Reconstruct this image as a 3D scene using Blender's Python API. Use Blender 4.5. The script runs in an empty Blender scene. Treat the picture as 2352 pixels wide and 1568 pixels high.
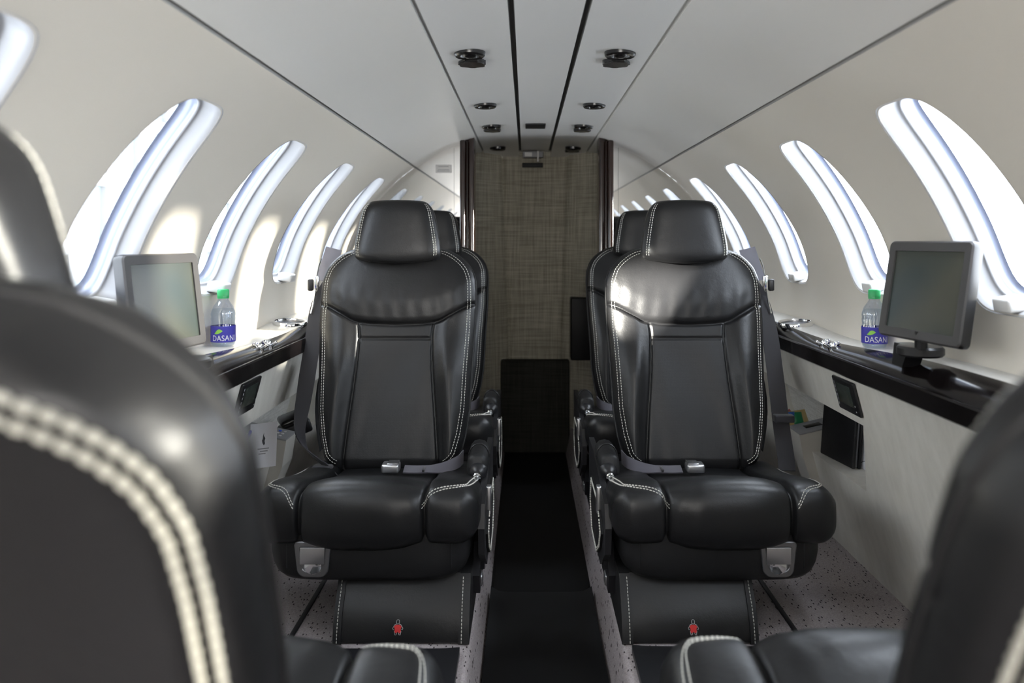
import bpy, bmesh, math, random
import numpy as np
from mathutils import Vector, Matrix

random.seed(4)
SC = bpy.context.scene
COL = SC.collection
R = math.radians
CAMX, CAMZ = -0.044, 1.02          # world: x=0 cabin centre line, z=0 aisle floor
FZ = 0.12                          # height of the carpeted seat floor

# ------------------------------------------------------------------ materials
def new_mat(name):
    m = bpy.data.materials.new(name); m.use_nodes = True
    nt = m.node_tree; b = nt.nodes['Principled BSDF']
    return m, nt, b

def pm(name, col, rough=0.5, metal=0.0, spec=0.5, coat=0.0, sheen=0.0):
    m, nt, b = new_mat(name)
    b.inputs['Base Color'].default_value = (*col, 1)
    b.inputs['Roughness'].default_value = rough
    b.inputs['Metallic'].default_value = metal
    b.inputs['Specular IOR Level'].default_value = spec
    b.inputs['Coat Weight'].default_value = coat
    b.inputs['Coat Roughness'].default_value = 0.03
    b.inputs['Sheen Weight'].default_value = sheen
    return m

def coords(nt, scale=(1, 1, 1), kind='Object'):
    tc = nt.nodes.new('ShaderNodeTexCoord'); mp = nt.nodes.new('ShaderNodeMapping')
    mp.inputs['Scale'].default_value = scale
    nt.links.new(tc.outputs[kind], mp.inputs['Vector'])
    return mp.outputs['Vector']

def noise(nt, vec, scale, detail=3, rough=0.5):
    n = nt.nodes.new('ShaderNodeTexNoise')
    n.inputs['Scale'].default_value = scale; n.inputs['Detail'].default_value = detail
    n.inputs['Roughness'].default_value = rough
    nt.links.new(vec, n.inputs['Vector'])
    return n.outputs['Fac']

def ramp(nt, fac, stops):
    r = nt.nodes.new('ShaderNodeValToRGB')
    el = r.color_ramp.elements
    el[0].position, el[0].color = stops[0][0], (*stops[0][1], 1)
    el[1].position, el[1].color = stops[-1][0], (*stops[-1][1], 1)
    for p, c in stops[1:-1]:
        e = el.new(p); e.color = (*c, 1)
    nt.links.new(fac, r.inputs['Fac'])
    return r.outputs['Color']

def math_node(nt, op, a, b=None):
    n = nt.nodes.new('ShaderNodeMath'); n.operation = op
    for i, v in enumerate((a, b)):
        if v is None: continue
        if isinstance(v, (int, float)): n.inputs[i].default_value = v
        else: nt.links.new(v, n.inputs[i])
    return n.outputs[0]

def bump(nt, b, height, strength=0.2, dist=0.002):
    n = nt.nodes.new('ShaderNodeBump')
    n.inputs['Strength'].default_value = strength; n.inputs['Distance'].default_value = dist
    nt.links.new(height, n.inputs['Height']); nt.links.new(n.outputs['Normal'], b.inputs['Normal'])

def leather_mat(name, base=0.0095, rough=0.36, perforated=False):
    m, nt, b = new_mat(name)
    b.inputs['Base Color'].default_value = (base, base, base * 1.08, 1)
    b.inputs['Specular IOR Level'].default_value = 0.36
    v = coords(nt)
    big = noise(nt, v, 14, 3)
    rr = nt.nodes.new('ShaderNodeMapRange')
    rr.inputs['To Min'].default_value = rough - 0.07; rr.inputs['To Max'].default_value = rough + 0.09
    nt.links.new(big, rr.inputs['Value']); nt.links.new(rr.outputs['Result'], b.inputs['Roughness'])
    vo = nt.nodes.new('ShaderNodeTexVoronoi'); vo.inputs['Scale'].default_value = 420
    nt.links.new(v, vo.inputs['Vector'])
    wr = noise(nt, v, 30, 4, 0.6)
    h = math_node(nt, 'ADD', math_node(nt, 'MULTIPLY', vo.outputs['Distance'], 0.10), math_node(nt, 'MULTIPLY', wr, 0.9))
    if perforated:
        v2 = nt.nodes.new('ShaderNodeTexVoronoi'); v2.inputs['Scale'].default_value = 230
        v2.inputs['Randomness'].default_value = 0.0
        nt.links.new(coords(nt, (1, 0.0, 1)), v2.inputs['Vector'])
        hole = math_node(nt, 'LESS_THAN', v2.outputs['Distance'], 0.28)
        h = math_node(nt, 'SUBTRACT', h, math_node(nt, 'MULTIPLY', hole, 0.25))
    bump(nt, b, h, 0.35, 0.0025)
    return m

M = {}
M['leather'] = leather_mat('black_leather')
M['leather_perf'] = leather_mat('perforated_black_leather', 0.014, 0.42, True)
M['leather_dark'] = leather_mat('matte_black_leather', 0.010, 0.5)
M['cord'] = pm('waxed_cord', (0.40, 0.385, 0.335), 0.7)
M['thread'] = pm('pale_thread', (0.62, 0.61, 0.56), 0.7)
M['black_plastic'] = pm('black_plastic', (0.012, 0.012, 0.014), 0.38)
M['mesh_black'] = pm('black_net', (0.01, 0.01, 0.011), 0.7)
M['vent_black'] = pm('vent_black', (0.008, 0.007, 0.007), 0.22)
M['metal'] = pm('satin_metal', (0.50, 0.50, 0.51), 0.34, 1.0)
M['dull_metal'] = pm('dull_metal', (0.24, 0.24, 0.25), 0.42, 1.0)
M['chrome'] = pm('chrome', (0.85, 0.86, 0.88), 0.08, 1.0)
M['strap'] = pm('grey_webbing', (0.060, 0.056, 0.072), 0.62, sheen=0.3)
M['strap_black'] = pm('black_webbing', (0.016, 0.015, 0.020), 0.6, sheen=0.2)
M['guide'] = pm('lavender_grey_vinyl', (0.22, 0.22, 0.27), 0.5)
M['gloss_black'] = pm('glossy_black_veneer', (0.006, 0.0045, 0.0045), 0.14, spec=.2)
M['bezel'] = pm('charcoal_bezel', (0.055, 0.052, 0.052), 0.45)
M['bezel_edge'] = pm('black_bezel_edge', (0.014, 0.014, 0.015), 0.3)
M['rubber'] = pm('black_floor_mat', (0.0045, 0.0045, 0.005), 0.52, spec=0.3)
M['seat_mat'] = pm('black_vinyl_mat', (0.012, 0.012, 0.014), 0.42)
M['gap'] = pm('dark_gap', (0.12, 0.12, 0.115), 0.8)
M['seam'] = pm('grey_seam', (0.34, 0.335, 0.32), 0.7)
M['reveal'] = pm('window_reveal', (0.36, 0.36, 0.37), 0.35)
M['white_plastic'] = pm('white_plastic', (0.74, 0.73, 0.71), 0.4)
M['slate'] = pm('slate_window_frame', (0.16, 0.175, 0.23), 0.25)
M['mirror'] = pm('mirror_glass', (0.86, 0.86, 0.85), 0.02, 1.0)
M['grey_panel'] = pm('grey_plate', (0.30, 0.30, 0.31), 0.45)
M['blue'] = pm('blue_button', (0.03, 0.12, 0.75), 0.35)
M['red'] = pm('red_print', (0.62, 0.03, 0.03), 0.5)
M['ink'] = pm('dark_ink', (0.05, 0.05, 0.06), 0.6)
M['grey_ink'] = pm('grey_ink', (0.36, 0.36, 0.38), 0.7)
M['paper'] = pm('white_paper', (0.86, 0.86, 0.90), 0.7)
M['silver_ink'] = pm('silver_print', (0.5, 0.5, 0.5), 0.5)
M['green_cap'] = pm('green_cap', (0.03, 0.42, 0.13), 0.35)
M['leaf'] = pm('leaf_green', (0.33, 0.72, 0.10), 0.45)
M['label_blue'] = pm('label_blue', (0.055, 0.05, 0.42), 0.35)
M['label_white'] = pm('label_white', (0.85, 0.86, 0.9), 0.4)
M['packet_green'] = pm('packet_green', (0.03, 0.30, 0.12), 0.3)
M['packet_red'] = pm('packet_red', (0.55, 0.06, 0.04), 0.3)
M['packet_blue'] = pm('packet_blue', (0.05, 0.16, 0.55), 0.3)
M['packet_yellow'] = pm('packet_yellow', (0.72, 0.55, 0.22), 0.3)

def plastic_wall(name, col, rough):
    m, nt, b = new_mat(name)
    v = coords(nt)
    c = ramp(nt, noise(nt, v, 2.0, 2), [(0.3, tuple(x * 0.97 for x in col)), (0.7, col)])
    nt.links.new(c, b.inputs['Base Color']); b.inputs['Roughness'].default_value = rough
    bump(nt, b, noise(nt, v, 500, 2), 0.05, 0.001)
    return m
M['wall'] = plastic_wall('cream_side_panel', (0.775, 0.725, 0.64), 0.5)
M['ceiling'] = plastic_wall('pale_ceiling_panel', (0.76, 0.74, 0.70), 0.42)
M['ceiling_gloss'] = plastic_wall('satin_overhead_panel', (0.76, 0.75, 0.73), 0.3)
M['beige_box'] = plastic_wall('beige_plastic', (0.62, 0.60, 0.55), 0.45)

def grain_wall():
    m, nt, b = new_mat('mottled_lower_panel')
    v = coords(nt, (3, 3, 1.0))
    c = ramp(nt, noise(nt, v, 9, 5, 0.6), [(0.3, (0.66, 0.635, 0.575)), (0.7, (0.76, 0.735, 0.675))])
    nt.links.new(c, b.inputs['Base Color']); b.inputs['Roughness'].default_value = 0.55
    return m
M['lower_wall'] = grain_wall()

def tray_mat():
    m, nt, b = new_mat('taupe_ledge_top')
    v = coords(nt, (40, 2, 40))
    c = ramp(nt, noise(nt, v, 10, 4), [(0.3, (0.46, 0.44, 0.40)), (0.7, (0.56, 0.54, 0.50))])
    nt.links.new(c, b.inputs['Base Color']); b.inputs['Roughness'].default_value = 0.28
    return m
M['tray'] = tray_mat()

def tweed(name, c1, c2, sc=1.0):
    m, nt, b = new_mat(name)
    a = noise(nt, coords(nt, (260 * sc, 260 * sc, 9 * sc)), 1, 3)
    d = noise(nt, coords(nt, (9 * sc, 9 * sc, 260 * sc)), 1, 3)
    s = math_node(nt, 'MULTIPLY', math_node(nt, 'ADD', a, d), 0.5)
    c = ramp(nt, s, [(0.38, c1), (0.62, c2)])
    nt.links.new(c, b.inputs['Base Color']); b.inputs['Roughness'].default_value = 0.9
    b.inputs['Specular IOR Level'].default_value = 0.15
    bump(nt, b, s, 0.3, 0.002)
    return m
M['tweed'] = tweed('taupe_tweed', (0.28, 0.26, 0.205), (0.50, 0.465, 0.38), 0.6)
M['tweed_dark'] = tweed('dark_tweed', (0.022, 0.022, 0.018), (0.042, 0.041, 0.034), 0.6)
M['weave'] = tweed('pale_weave', (0.46, 0.45, 0.42), (0.66, 0.65, 0.62), 1.4)

def carpet_mat():
    m, nt, b = new_mat('grey_flecked_carpet')
    vo = nt.nodes.new('ShaderNodeTexVoronoi'); vo.inputs['Scale'].default_value = 1
    nt.links.new(coords(nt, (150, 62, 62)), vo.inputs['Vector'])
    near = math_node(nt, 'LESS_THAN', vo.outputs['Distance'], 0.27)
    sep = nt.nodes.new('ShaderNodeSeparateColor'); nt.links.new(vo.outputs['Color'], sep.inputs['Color'])
    pick = math_node(nt, 'GREATER_THAN', sep.outputs['Red'], 0.55)
    dash = math_node(nt, 'MULTIPLY', near, pick)
    base = ramp(nt, noise(nt, coords(nt), 260, 3), [(0.3, (0.31, 0.275, 0.28)), (0.7, (0.46, 0.415, 0.415))])
    mix = nt.nodes.new('ShaderNodeMix'); mix.data_type = 'RGBA'
    nt.links.new(dash, mix.inputs['Factor']); nt.links.new(base, mix.inputs['A'])
    mix.inputs['B'].default_value = (0.05, 0.042, 0.045, 1)
    nt.links.new(mix.outputs['Result'], b.inputs['Base Color'])
    b.inputs['Roughness'].default_value = 0.95; b.inputs['Specular IOR Level'].default_value = 0.1
    bump(nt, b, noise(nt, coords(nt), 600, 2), 0.5, 0.003)
    return m
M['carpet'] = carpet_mat()

def wood_mat():
    m, nt, b = new_mat('dark_gloss_cherry')
    c = ramp(nt, noise(nt, coords(nt, (60, 60, 2)), 2, 4), [(0.3, (0.010, 0.006, 0.005)), (0.75, (0.035, 0.014, 0.009))])
    nt.links.new(c, b.inputs['Base Color']); b.inputs['Roughness'].default_value = 0.2
    b.inputs['Coat Weight'].default_value = 0.5; b.inputs['Coat Roughness'].default_value = 0.05
    return m
M['cherry'] = wood_mat()

def screen_mat():
    m, nt, b = new_mat('dark_olive_screen')
    g = nt.nodes.new('ShaderNodeTexCoord')
    c = ramp(nt, noise(nt, coords(nt, (4, 4, 4)), 1.2, 1), [(0.35, (0.034, 0.046, 0.043)), (0.65, (0.064, 0.064, 0.047))])
    nt.nodes.remove(g)
    nt.links.new(c, b.inputs['Base Color']); b.inputs['Roughness'].default_value = 0.22
    b.inputs['Specular IOR Level'].default_value = 0.3
    return m
M['screen'] = screen_mat()

def glass_mat(name, tint=(1, 1, 1), gloss=0.06):
    m = bpy.data.materials.new(name); m.use_nodes = True
    nt = m.node_tree; nt.nodes.clear()
    o = nt.nodes.new('ShaderNodeOutputMaterial'); mx = nt.nodes.new('ShaderNodeMixShader')
    t = nt.nodes.new('ShaderNodeBsdfTransparent'); g = nt.nodes.new('ShaderNodeBsdfGlossy')
    t.inputs['Color'].default_value = (*tint, 1); g.inputs['Roughness'].default_value = 0.03
    mx.inputs['Fac'].default_value = gloss
    nt.links.new(t.outputs[0], mx.inputs[1]); nt.links.new(g.outputs[0], mx.inputs[2])
    nt.links.new(mx.outputs[0], o.inputs['Surface'])
    return m
M['pane'] = glass_mat('window_pane', (0.97, 0.985, 1.0), 0.03)
M['pet'] = glass_mat('clear_bottle_plastic', (0.86, 0.90, 0.97), 0.16)
M['water'] = glass_mat('bottled_water', (0.90, 0.94, 0.97), 0.05)

# ------------------------------------------------------------------ mesh helpers
MIR = 1            # -1 mirrors every x while the port-side twin of a thing is built

def mesh_obj(name, verts, faces, mat, parent=None, smooth=True, loc=(0, 0, 0), rot=(0, 0, 0), mirror=True, sharp=None):
    k = MIR if mirror else 1
    vs = [(v[0] * k, v[1], v[2]) for v in verts]
    fs = [tuple(reversed(f)) if k < 0 else tuple(f) for f in faces]
    me = bpy.data.meshes.new(name); me.from_pydata(vs, [], fs); me.update()
    bm = bmesh.new(); bm.from_mesh(me)
    bmesh.ops.remove_doubles(bm, verts=bm.verts, dist=1e-6)
    bmesh.ops.recalc_face_normals(bm, faces=bm.faces)
    bm.to_mesh(me); bm.free()
    if smooth:
        me.shade_smooth()
        if sharp: me.set_sharp_from_angle(angle=R(sharp))
    me.materials.append(M[mat] if isinstance(mat, str) else mat)
    o = bpy.data.objects.new(name, me); COL.objects.link(o)
    o.location = (loc[0] * k, loc[1], loc[2]); o.rotation_euler = (rot[0], rot[1] * k, rot[2] * k)
    if parent is not None: o.parent = parent
    return o

class MB:
    """collects simple solids; build() links them as ONE mesh object"""
    def __init__(s): s.v, s.f = [], []
    def add(s, verts, faces):
        n = len(s.v); s.v += [tuple(v) for v in verts]; s.f += [tuple(i + n for i in f) for f in faces]; return s
    def box(s, lo, hi, bev=0.0, mtx=None):
        bm = bmesh.new(); bmesh.ops.create_cube(bm, size=1)
        for v in bm.verts:
            v.co = Vector([lo[i] + (hi[i] - lo[i]) * (v.co[i] + .5) for i in range(3)])
        if bev > 0:
            bmesh.ops.bevel(bm, geom=list(bm.edges), offset=bev, segments=3, profile=0.5, affect='EDGES', clamp_overlap=True)
        if mtx is not None: bm.transform(mtx)
        bm.verts.index_update()
        s.add([v.co for v in bm.verts], [[v.index for v in f.verts] for f in bm.faces]); bm.free(); return s
    def lathe(s, prof, n=32, center=(0, 0, 0), axis='z', mtx=None):
        vs, fs = [], []
        for r, h in prof:
            for i in range(n):
                a = 2 * math.pi * i / n; x, y = r * math.cos(a), r * math.sin(a)
                p = {'z': (x, y, h), 'y': (x, h, y), 'x': (h, x, y)}[axis]
                vs.append(Vector(p) + Vector(center))
        for j in range(len(prof) - 1):
            for i in range(n):
                fs.append((j * n + i, j * n + (i + 1) % n, (j + 1) * n + (i + 1) % n, (j + 1) * n + i))
        if mtx is not None: vs = [mtx @ v for v in vs]
        return s.add(vs, fs)
    def tube(s, pts, r, n=8, cap=True):
        pts = [Vector(p) for p in pts]; vs, fs = [], []
        for i, p in enumerate(pts):
            t = (pts[min(i + 1, len(pts) - 1)] - pts[max(i - 1, 0)]).normalized()
            u = t.orthogonal().normalized() if i == 0 else (pu - t * pu.dot(t)).normalized()
            pu = u; w = t.cross(u)
            for k in range(n):
                a = 2 * math.pi * k / n
                vs.append(p + u * math.cos(a) * r + w * math.sin(a) * r)
        for i in range(len(pts) - 1):
            for k in range(n):
                fs.append((i * n + k, i * n + (k + 1) % n, (i + 1) * n + (k + 1) % n, (i + 1) * n + k))
        if cap:
            fs.append(tuple(range(n))); fs.append(tuple((len(pts) - 1) * n + k for k in range(n)))
        return s.add(vs, fs)
    def prism(s, poly, lo, hi, axis='z', mtx=None):
        n = len(poly); vs = []
        for h in (lo, hi):
            for a, b in poly:
                vs.append(Vector({'z': (a, b, h), 'y': (a, h, b), 'x': (h, a, b)}[axis]))
        if mtx is not None: vs = [mtx @ v for v in vs]
        fs = [tuple(range(n)), tuple(range(n, 2 * n))] + [(i, (i + 1) % n, n + (i + 1) % n, n + i) for i in range(n)]
        return s.add(vs, fs)
    def ribbon(s, pts, wdir, w, th=0.0025):
        """flat webbing along pts; wdir is a vector or a list of vectors across the strap"""
        pts = [Vector(p) for p in pts]; vs, fs = [], []
        for i, p in enumerate(pts):
            d = Vector(wdir[i] if isinstance(wdir, list) else wdir).normalized()
            t = (pts[min(i + 1, len(pts) - 1)] - pts[max(i - 1, 0)]).normalized()
            nn = t.cross(d).normalized()
            for a, b in ((-1, -1), (1, -1), (1, 1), (-1, 1)):
                vs.append(p + d * a * w / 2 + nn * b * th / 2)
        for i in range(len(pts) - 1):
            for k in range(4):
                fs.append((i * 4 + k, i * 4 + (k + 1) % 4, (i + 1) * 4 + (k + 1) % 4, (i + 1) * 4 + k))
        fs += [(0, 1, 2, 3), tuple((len(pts) - 1) * 4 + k for k in range(4))]
        return s.add(vs, fs)
    def build(s, name, mat, parent=None, smooth=True, sharp=35, **kw):
        return mesh_obj(name, s.v, s.f, mat, parent, smooth, sharp=sharp, **kw)

def spline(pts, n):
    """Catmull-Rom through pts, n samples evenly by arc length"""
    P = [np.array(p, float) for p in pts]
    P = [2 * P[0] - P[1]] + P + [2 * P[-1] - P[-2]]
    out = []
    for i in range(1, len(P) - 2):
        for t in np.linspace(0, 1, 24, endpoint=False):
            a, b, c, d = P[i - 1], P[i], P[i + 1], P[i + 2]
            out.append(0.5 * ((2 * b) + (-a + c) * t + (2 * a - 5 * b + 4 * c - d) * t * t + (-a + 3 * b - 3 * c + d) * t ** 3))
    out.append(P[-2]); out = np.array(out)
    s = np.concatenate([[0], np.cumsum(np.linalg.norm(np.diff(out, axis=0), axis=1))])
    q = np.linspace(0, s[-1], n)
    return np.stack([np.interp(q, s, out[:, k]) for k in range(out.shape[1])], 1)

def empty(name, loc=(0, 0, 0), rot=(0, 0, 0)):
    o = bpy.data.objects.new(name, None); COL.objects.link(o)
    o.empty_display_size = 0.05; o.location = loc; o.rotation_euler = rot
    return o

def tag(o, label=None, cat=None, group=None, kind=None):
    for k, v in (('label', label), ('category', cat), ('group', group), ('kind', kind)):
        if v: o[k] = v
    return o

def struct(o): o['kind'] = 'structure'; return o

def copy_tree(o, parent=None):
    c = o.copy(); COL.objects.link(c)
    if parent is not None: c.parent = parent
    for ch in [x for x in SC.objects if x.parent == o]: copy_tree(ch, c)
    return c

def grid_faces(nu, nv, wrap_u=False):
    f = []
    for j in range(nv - 1):
        for i in range(nu - (0 if wrap_u else 1)):
            k = (i + 1) % nu
            f.append((j * nu + i, j * nu + k, (j + 1) * nu + k, (j + 1) * nu + i))
    return f

def text_mesh(body, size, extrude=0.0):
    cu = bpy.data.curves.new('lettering', 'FONT'); cu.body = body; cu.size = size; cu.align_x = 'CENTER'; cu.resolution_u = 6
    ob = bpy.data.objects.new('lettering', cu); COL.objects.link(ob)
    dg = bpy.context.evaluated_depsgraph_get(); dg.update()
    me = bpy.data.meshes.new_from_object(ob.evaluated_get(dg))
    bm = bmesh.new(); bm.from_mesh(me)
    bmesh.ops.triangulate(bm, faces=bm.faces); bm.verts.index_update()
    v = [x.co.copy() for x in bm.verts]; f = [[q.index for q in p.verts] for p in bm.faces]
    bm.free(); bpy.data.objects.remove(ob); bpy.data.curves.remove(cu); bpy.data.meshes.remove(me)
    return v, f

def dashes(mb, pts, nrm, length=0.0055, gap=0.0022, r=0.0009, lift=0.0006):
    """stitches along a path lying on a surface"""
    P = np.array([list(p) for p in pts]); N = np.array([list(n) for n in nrm])
    s = np.concatenate([[0], np.cumsum(np.linalg.norm(np.diff(P, axis=0), axis=1))])
    q = 0.0
    at = lambda A, x: Vector([np.interp(x, s, A[:, k]) for k in range(3)])
    while q + length < s[-1]:
        a, b, n = at(P, q), at(P, q + length), at(N, q + length / 2).normalized()
        t = (b - a).normalized(); w = t.cross(n).normalized(); c = (a + b) / 2
        vs = []
        for e, hw in ((a, .55), (a + (b - a) * .25, 1), (a + (b - a) * .75, 1), (b, .55)):
            vs += [e + w * r * hw - n * r, e - w * r * hw - n * r, e - w * r * hw * .5 + n * (lift + r * hw), e + w * r * hw * .5 + n * (lift + r * hw)]
        fs = []
        for i in range(3):
            for k in range(4): fs.append((i * 4 + k, i * 4 + (k + 1) % 4, i * 4 + 4 + (k + 1) % 4, i * 4 + 4 + k))
        fs += [(0, 1, 2, 3), (12, 13, 14, 15)]
        mb.add(vs, fs); q += length + gap

# ------------------------------------------------------------------ cabin shell
PROF = [(.247, 1.45), (.348, 1.425), (.435, 1.388), (.515, 1.337), (.57, 1.297), (.63, 1.243), (.69, 1.178), (.745, 1.10), (.787, 1.02), (.812, .94), (.826, .86), (.83, .79), (.83, .70), (.83, .62)]
PS = spline(PROF, 400)
for _ in range(60):                                   # ease the curvature
    PS[1:-1] = PS[1:-1] * .5 + (PS[:-2] + PS[2:]) * .25
PL = np.concatenate([[0], np.cumsum(np.linalg.norm(np.diff(PS, axis=0), axis=1))])
def prof(s):
    p = np.array([np.interp(s, PL, PS[:, 0]), np.interp(s, PL, PS[:, 1])])
    e = 0.012
    t = np.array([np.interp(s + e, PL, PS[:, k]) - np.interp(s - e, PL, PS[:, k]) for k in (0, 1)])
    t /= np.linalg.norm(t); return p, np.array([-t[1], t[0]])      # outward normal (x>0 side)
def s_at_z(z): return float(np.interp(-z, -PS[:, 1], PL))
S_SEAM = s_at_z(1.337)
S_WT, S_WB = s_at_z(1.266), s_at_z(.892)
Y0, Y1 = -1.3, 3.46
WY = [1.43 + .57 * k for k in range(-4, 4)]
HWY, WE = .134, 4.6
SWC, HWS = (S_WT + S_WB) / 2, (S_WB - S_WT) / 2
def wallpt(sgn, s, y, out=0.0):
    p, n = prof(s); return (sgn * (p[0] + n[0] * out), y, p[1] + n[1] * out)

def wtap(q): return 1 - .24 * max(0, (.25 - q) / 1.25) ** 1.3     # openings narrow towards the top
def wall_side(sgn, name):
    V, F = [], []
    cs0, cs1, cy = SWC - HWS - .05, SWC + HWS + .05, .285
    NS = 28
    def patch(sa, sb, ya, yb, ns, ny):
        n = len(V)
        for y in np.linspace(ya, yb, ny):
            for s in np.linspace(sa, sb, ns): V.append(wallpt(sgn, s, y))
        F.extend([tuple(i + n for i in f) for f in grid_faces(ns, ny)])
    ny = NS * 8 + 1
    ylo, yhi = WY[0] - cy, WY[-1] + cy
    patch(S_SEAM + .004, cs0, ylo, yhi, 10, ny); patch(cs1, PL[-1], ylo, yhi, 16, ny)
    patch(S_SEAM + .004, PL[-1], Y0, ylo, 24, 6); patch(S_SEAM + .004, PL[-1], yhi, Y1, 24, 6)
    per = []
    for i in range(NS): per.append((-1 + 2 * i / NS, -1))
    for i in range(NS): per.append((1, -1 + 2 * i / NS))
    for i in range(NS): per.append((1 - 2 * i / NS, 1))
    for i in range(NS): per.append((-1, 1 - 2 * i / NS))
    for yc in WY:
        n = len(V); np_ = len(per)
        for k in range(7):
            q = (k / 6) ** .7
            for a, b in per:
                r = (abs(a) ** WE + abs(b) ** WE) ** (-1 / WE)
                oy, os_ = a * cy, b * ((cs1 - cs0) / 2)
                hy, hs = a * r * HWY * wtap(b * r), b * r * HWS
                V.append(wallpt(sgn, (cs0 + cs1) / 2 * (1 - q) + SWC * q + os_ * (1 - q) + hs * q, yc + oy * (1 - q) + hy * q))
        F.extend([tuple(i + n for i in f) for f in grid_faces(np_, 7, True)])
    return struct(mesh_obj(name, V, F, 'wall', mirror=False))
wall_side(-1, 'wall_left'); wall_side(1, 'wall_right')

def win_ring(sgn, yc, hy, hs, out, n=112, e=4.6):
    pts = []
    for i in range(n):
        a = 2 * math.pi * i / n; ca, sa = math.cos(a), math.sin(a)
        r = (abs(ca) ** e + abs(sa) ** e) ** (-1 / e)
        pts.append(wallpt(sgn, SWC + sa * r * hs, yc + ca * r * hy * wtap(sa * r), out))
    return pts
def rings(lists):
    V = [p for l in lists for p in l]; return V, grid_faces(len(lists[0]), len(lists), True)

wn = 0
for sgn in (-1, 1):
    for yc in WY:
        wn += 1
        V, F = rings([win_ring(sgn, yc, HWY + .004, HWS + .004, -.0015), win_ring(sgn, yc, HWY, HWS, .002), win_ring(sgn, yc, HWY - .004, HWS - .004, .012),
                      win_ring(sgn, yc, HWY - .010, HWS - .010, .032), win_ring(sgn, yc, HWY - .013, HWS - .013, .035), win_ring(sgn, yc, HWY - .018, HWS - .017, .035), win_ring(sgn, yc, HWY - .019, HWS - .018, .040)])
        w = struct(mesh_obj('window_%d' % wn, V, F, 'reveal', mirror=False))
        V, F = rings([win_ring(sgn, yc, HWY - .019, HWS - .018, .040), win_ring(sgn, yc, HWY - .020, HWS - .020, .046), win_ring(sgn, yc, HWY - .017, HWS - .017, .047), win_ring(sgn, yc, HWY - .019, HWS - .019, .066), win_ring(sgn, yc, HWY - .026, HWS - .026, .068)])
        mesh_obj('window_frame', V, F, 'slate', w, mirror=False)
        ring = win_ring(sgn, yc, HWY - .025, HWS - .024, .067)
        V = ring + [wallpt(sgn, SWC, yc, .067)]
        mid = [tuple((np.array(p) + np.array(wallpt(sgn, SWC, yc, .067))) / 2) for p in ring]
        V, F = rings([win_ring(sgn, yc, (HWY - .025) * q, (HWS - .024) * q, .067) for q in (1, .75, .5, .25, .02)])
        F.append(tuple(range(4 * 112, 5 * 112)))
        mesh_obj('pane', V, F, 'pane', w, mirror=False)
        # pull handle of the shade at the bottom of the opening
        p, nrm = prof(S_WB - .016)
        ang = math.atan2(nrm[1], nrm[0])
        mt = Matrix.Translation((sgn * p[0], yc + .012, p[1])) @ Matrix.Rotation(-ang * sgn, 4, 'Y')
        MB().box((-.014, -.026, -.013), (.030, .026, .013), .005, mt).build('shade_handle', 'white_plastic', w, mirror=False)
        # daylight entering by this opening is sampled through a portal lamp
        ld = bpy.data.lights.new('window_portal', 'AREA'); ld.shape = 'RECTANGLE'; ld.size = 2 * HWY; ld.size_y = 2 * HWS
        ld.cycles.is_portal = True
        lo = bpy.data.objects.new('window_portal', ld); COL.objects.link(lo)
        pc, nc = prof(SWC)
        lo.location = (sgn * (pc[0] + nc[0] * .085), yc, pc[1] + nc[1] * .085)
        zax = Vector((sgn * nc[0], 0, nc[1])); yax = Vector((-sgn * nc[1], 0, nc[0])); xax = yax.cross(zax)
        lo.rotation_euler = Matrix((xax, yax, zax)).transposed().to_euler()

# ceiling: side arcs, overhead panels, centre strip, dark grooves
def strip(name, pts_fn, us, ys, mat):
    V = [pts_fn(u, y) for y in ys for u in us]
    return struct(mesh_obj(name, V, grid_faces(len(us), len(ys)), mat, mirror=False))
ys = np.linspace(Y0, 4.1, 40)
for sgn, side in ((-1, 'left'), (1, 'right')):
    strip('ceiling_' + side, lambda u, y: wallpt(sgn, u, y), np.linspace(.004, S_SEAM - .004, 22), np.linspace(Y0, 3.46, 30), 'ceiling')
    strip('ceiling_aft_' + side, lambda u, y: wallpt(sgn, u, y), np.linspace(.004, .12, 8), np.linspace(3.46, 4.1, 8), 'ceiling')
    def seam(u, y):
        p = wallpt(sgn, S_SEAM, y); q = [(-.005, 0), (-.004, .006), (.004, .006), (.005, 0)][u]
        return wallpt(sgn, S_SEAM + q[0], y, q[1])
    strip('trim_' + ('1' if sgn < 0 else '2'), seam, range(4), np.linspace(Y0, 3.46, 20), 'seam')
    def over(u, y):
        drop = .03 * max(0, (y - 3.75) / .25) ** 2
        x = .078 + .165 * u
        return (sgn * x, y, 1.462 - .010 * u ** 2 - drop * 1.0)
    strip('ceiling_overhead_' + side, over, np.linspace(0, 1, 10), np.linspace(Y0, 3.99, 44), 'ceiling_gloss')
    strip('trim_' + ('3' if sgn < 0 else '4'), lambda u, y: (sgn * [.242, .244, .250, .252][u], y, [1.452, 1.459, 1.459, 1.4495][u]), range(4), np.linspace(Y0, 4.0, 10), 'seam')
    strip('trim_' + ('5' if sgn < 0 else '6'), lambda u, y: (sgn * [.066, .067, .077, .078][u], y, [1.462, 1.472, 1.472, 1.462][u]), range(4), np.linspace(Y0, 4.0, 10), 'gap')
strip('ceiling', lambda u, y: (u * .066, y, 1.462 + .002 * (1 - u * u)), np.linspace(-1, 1, 9), np.linspace(Y0, 3.95, 20), 'ceiling_gloss')

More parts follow.
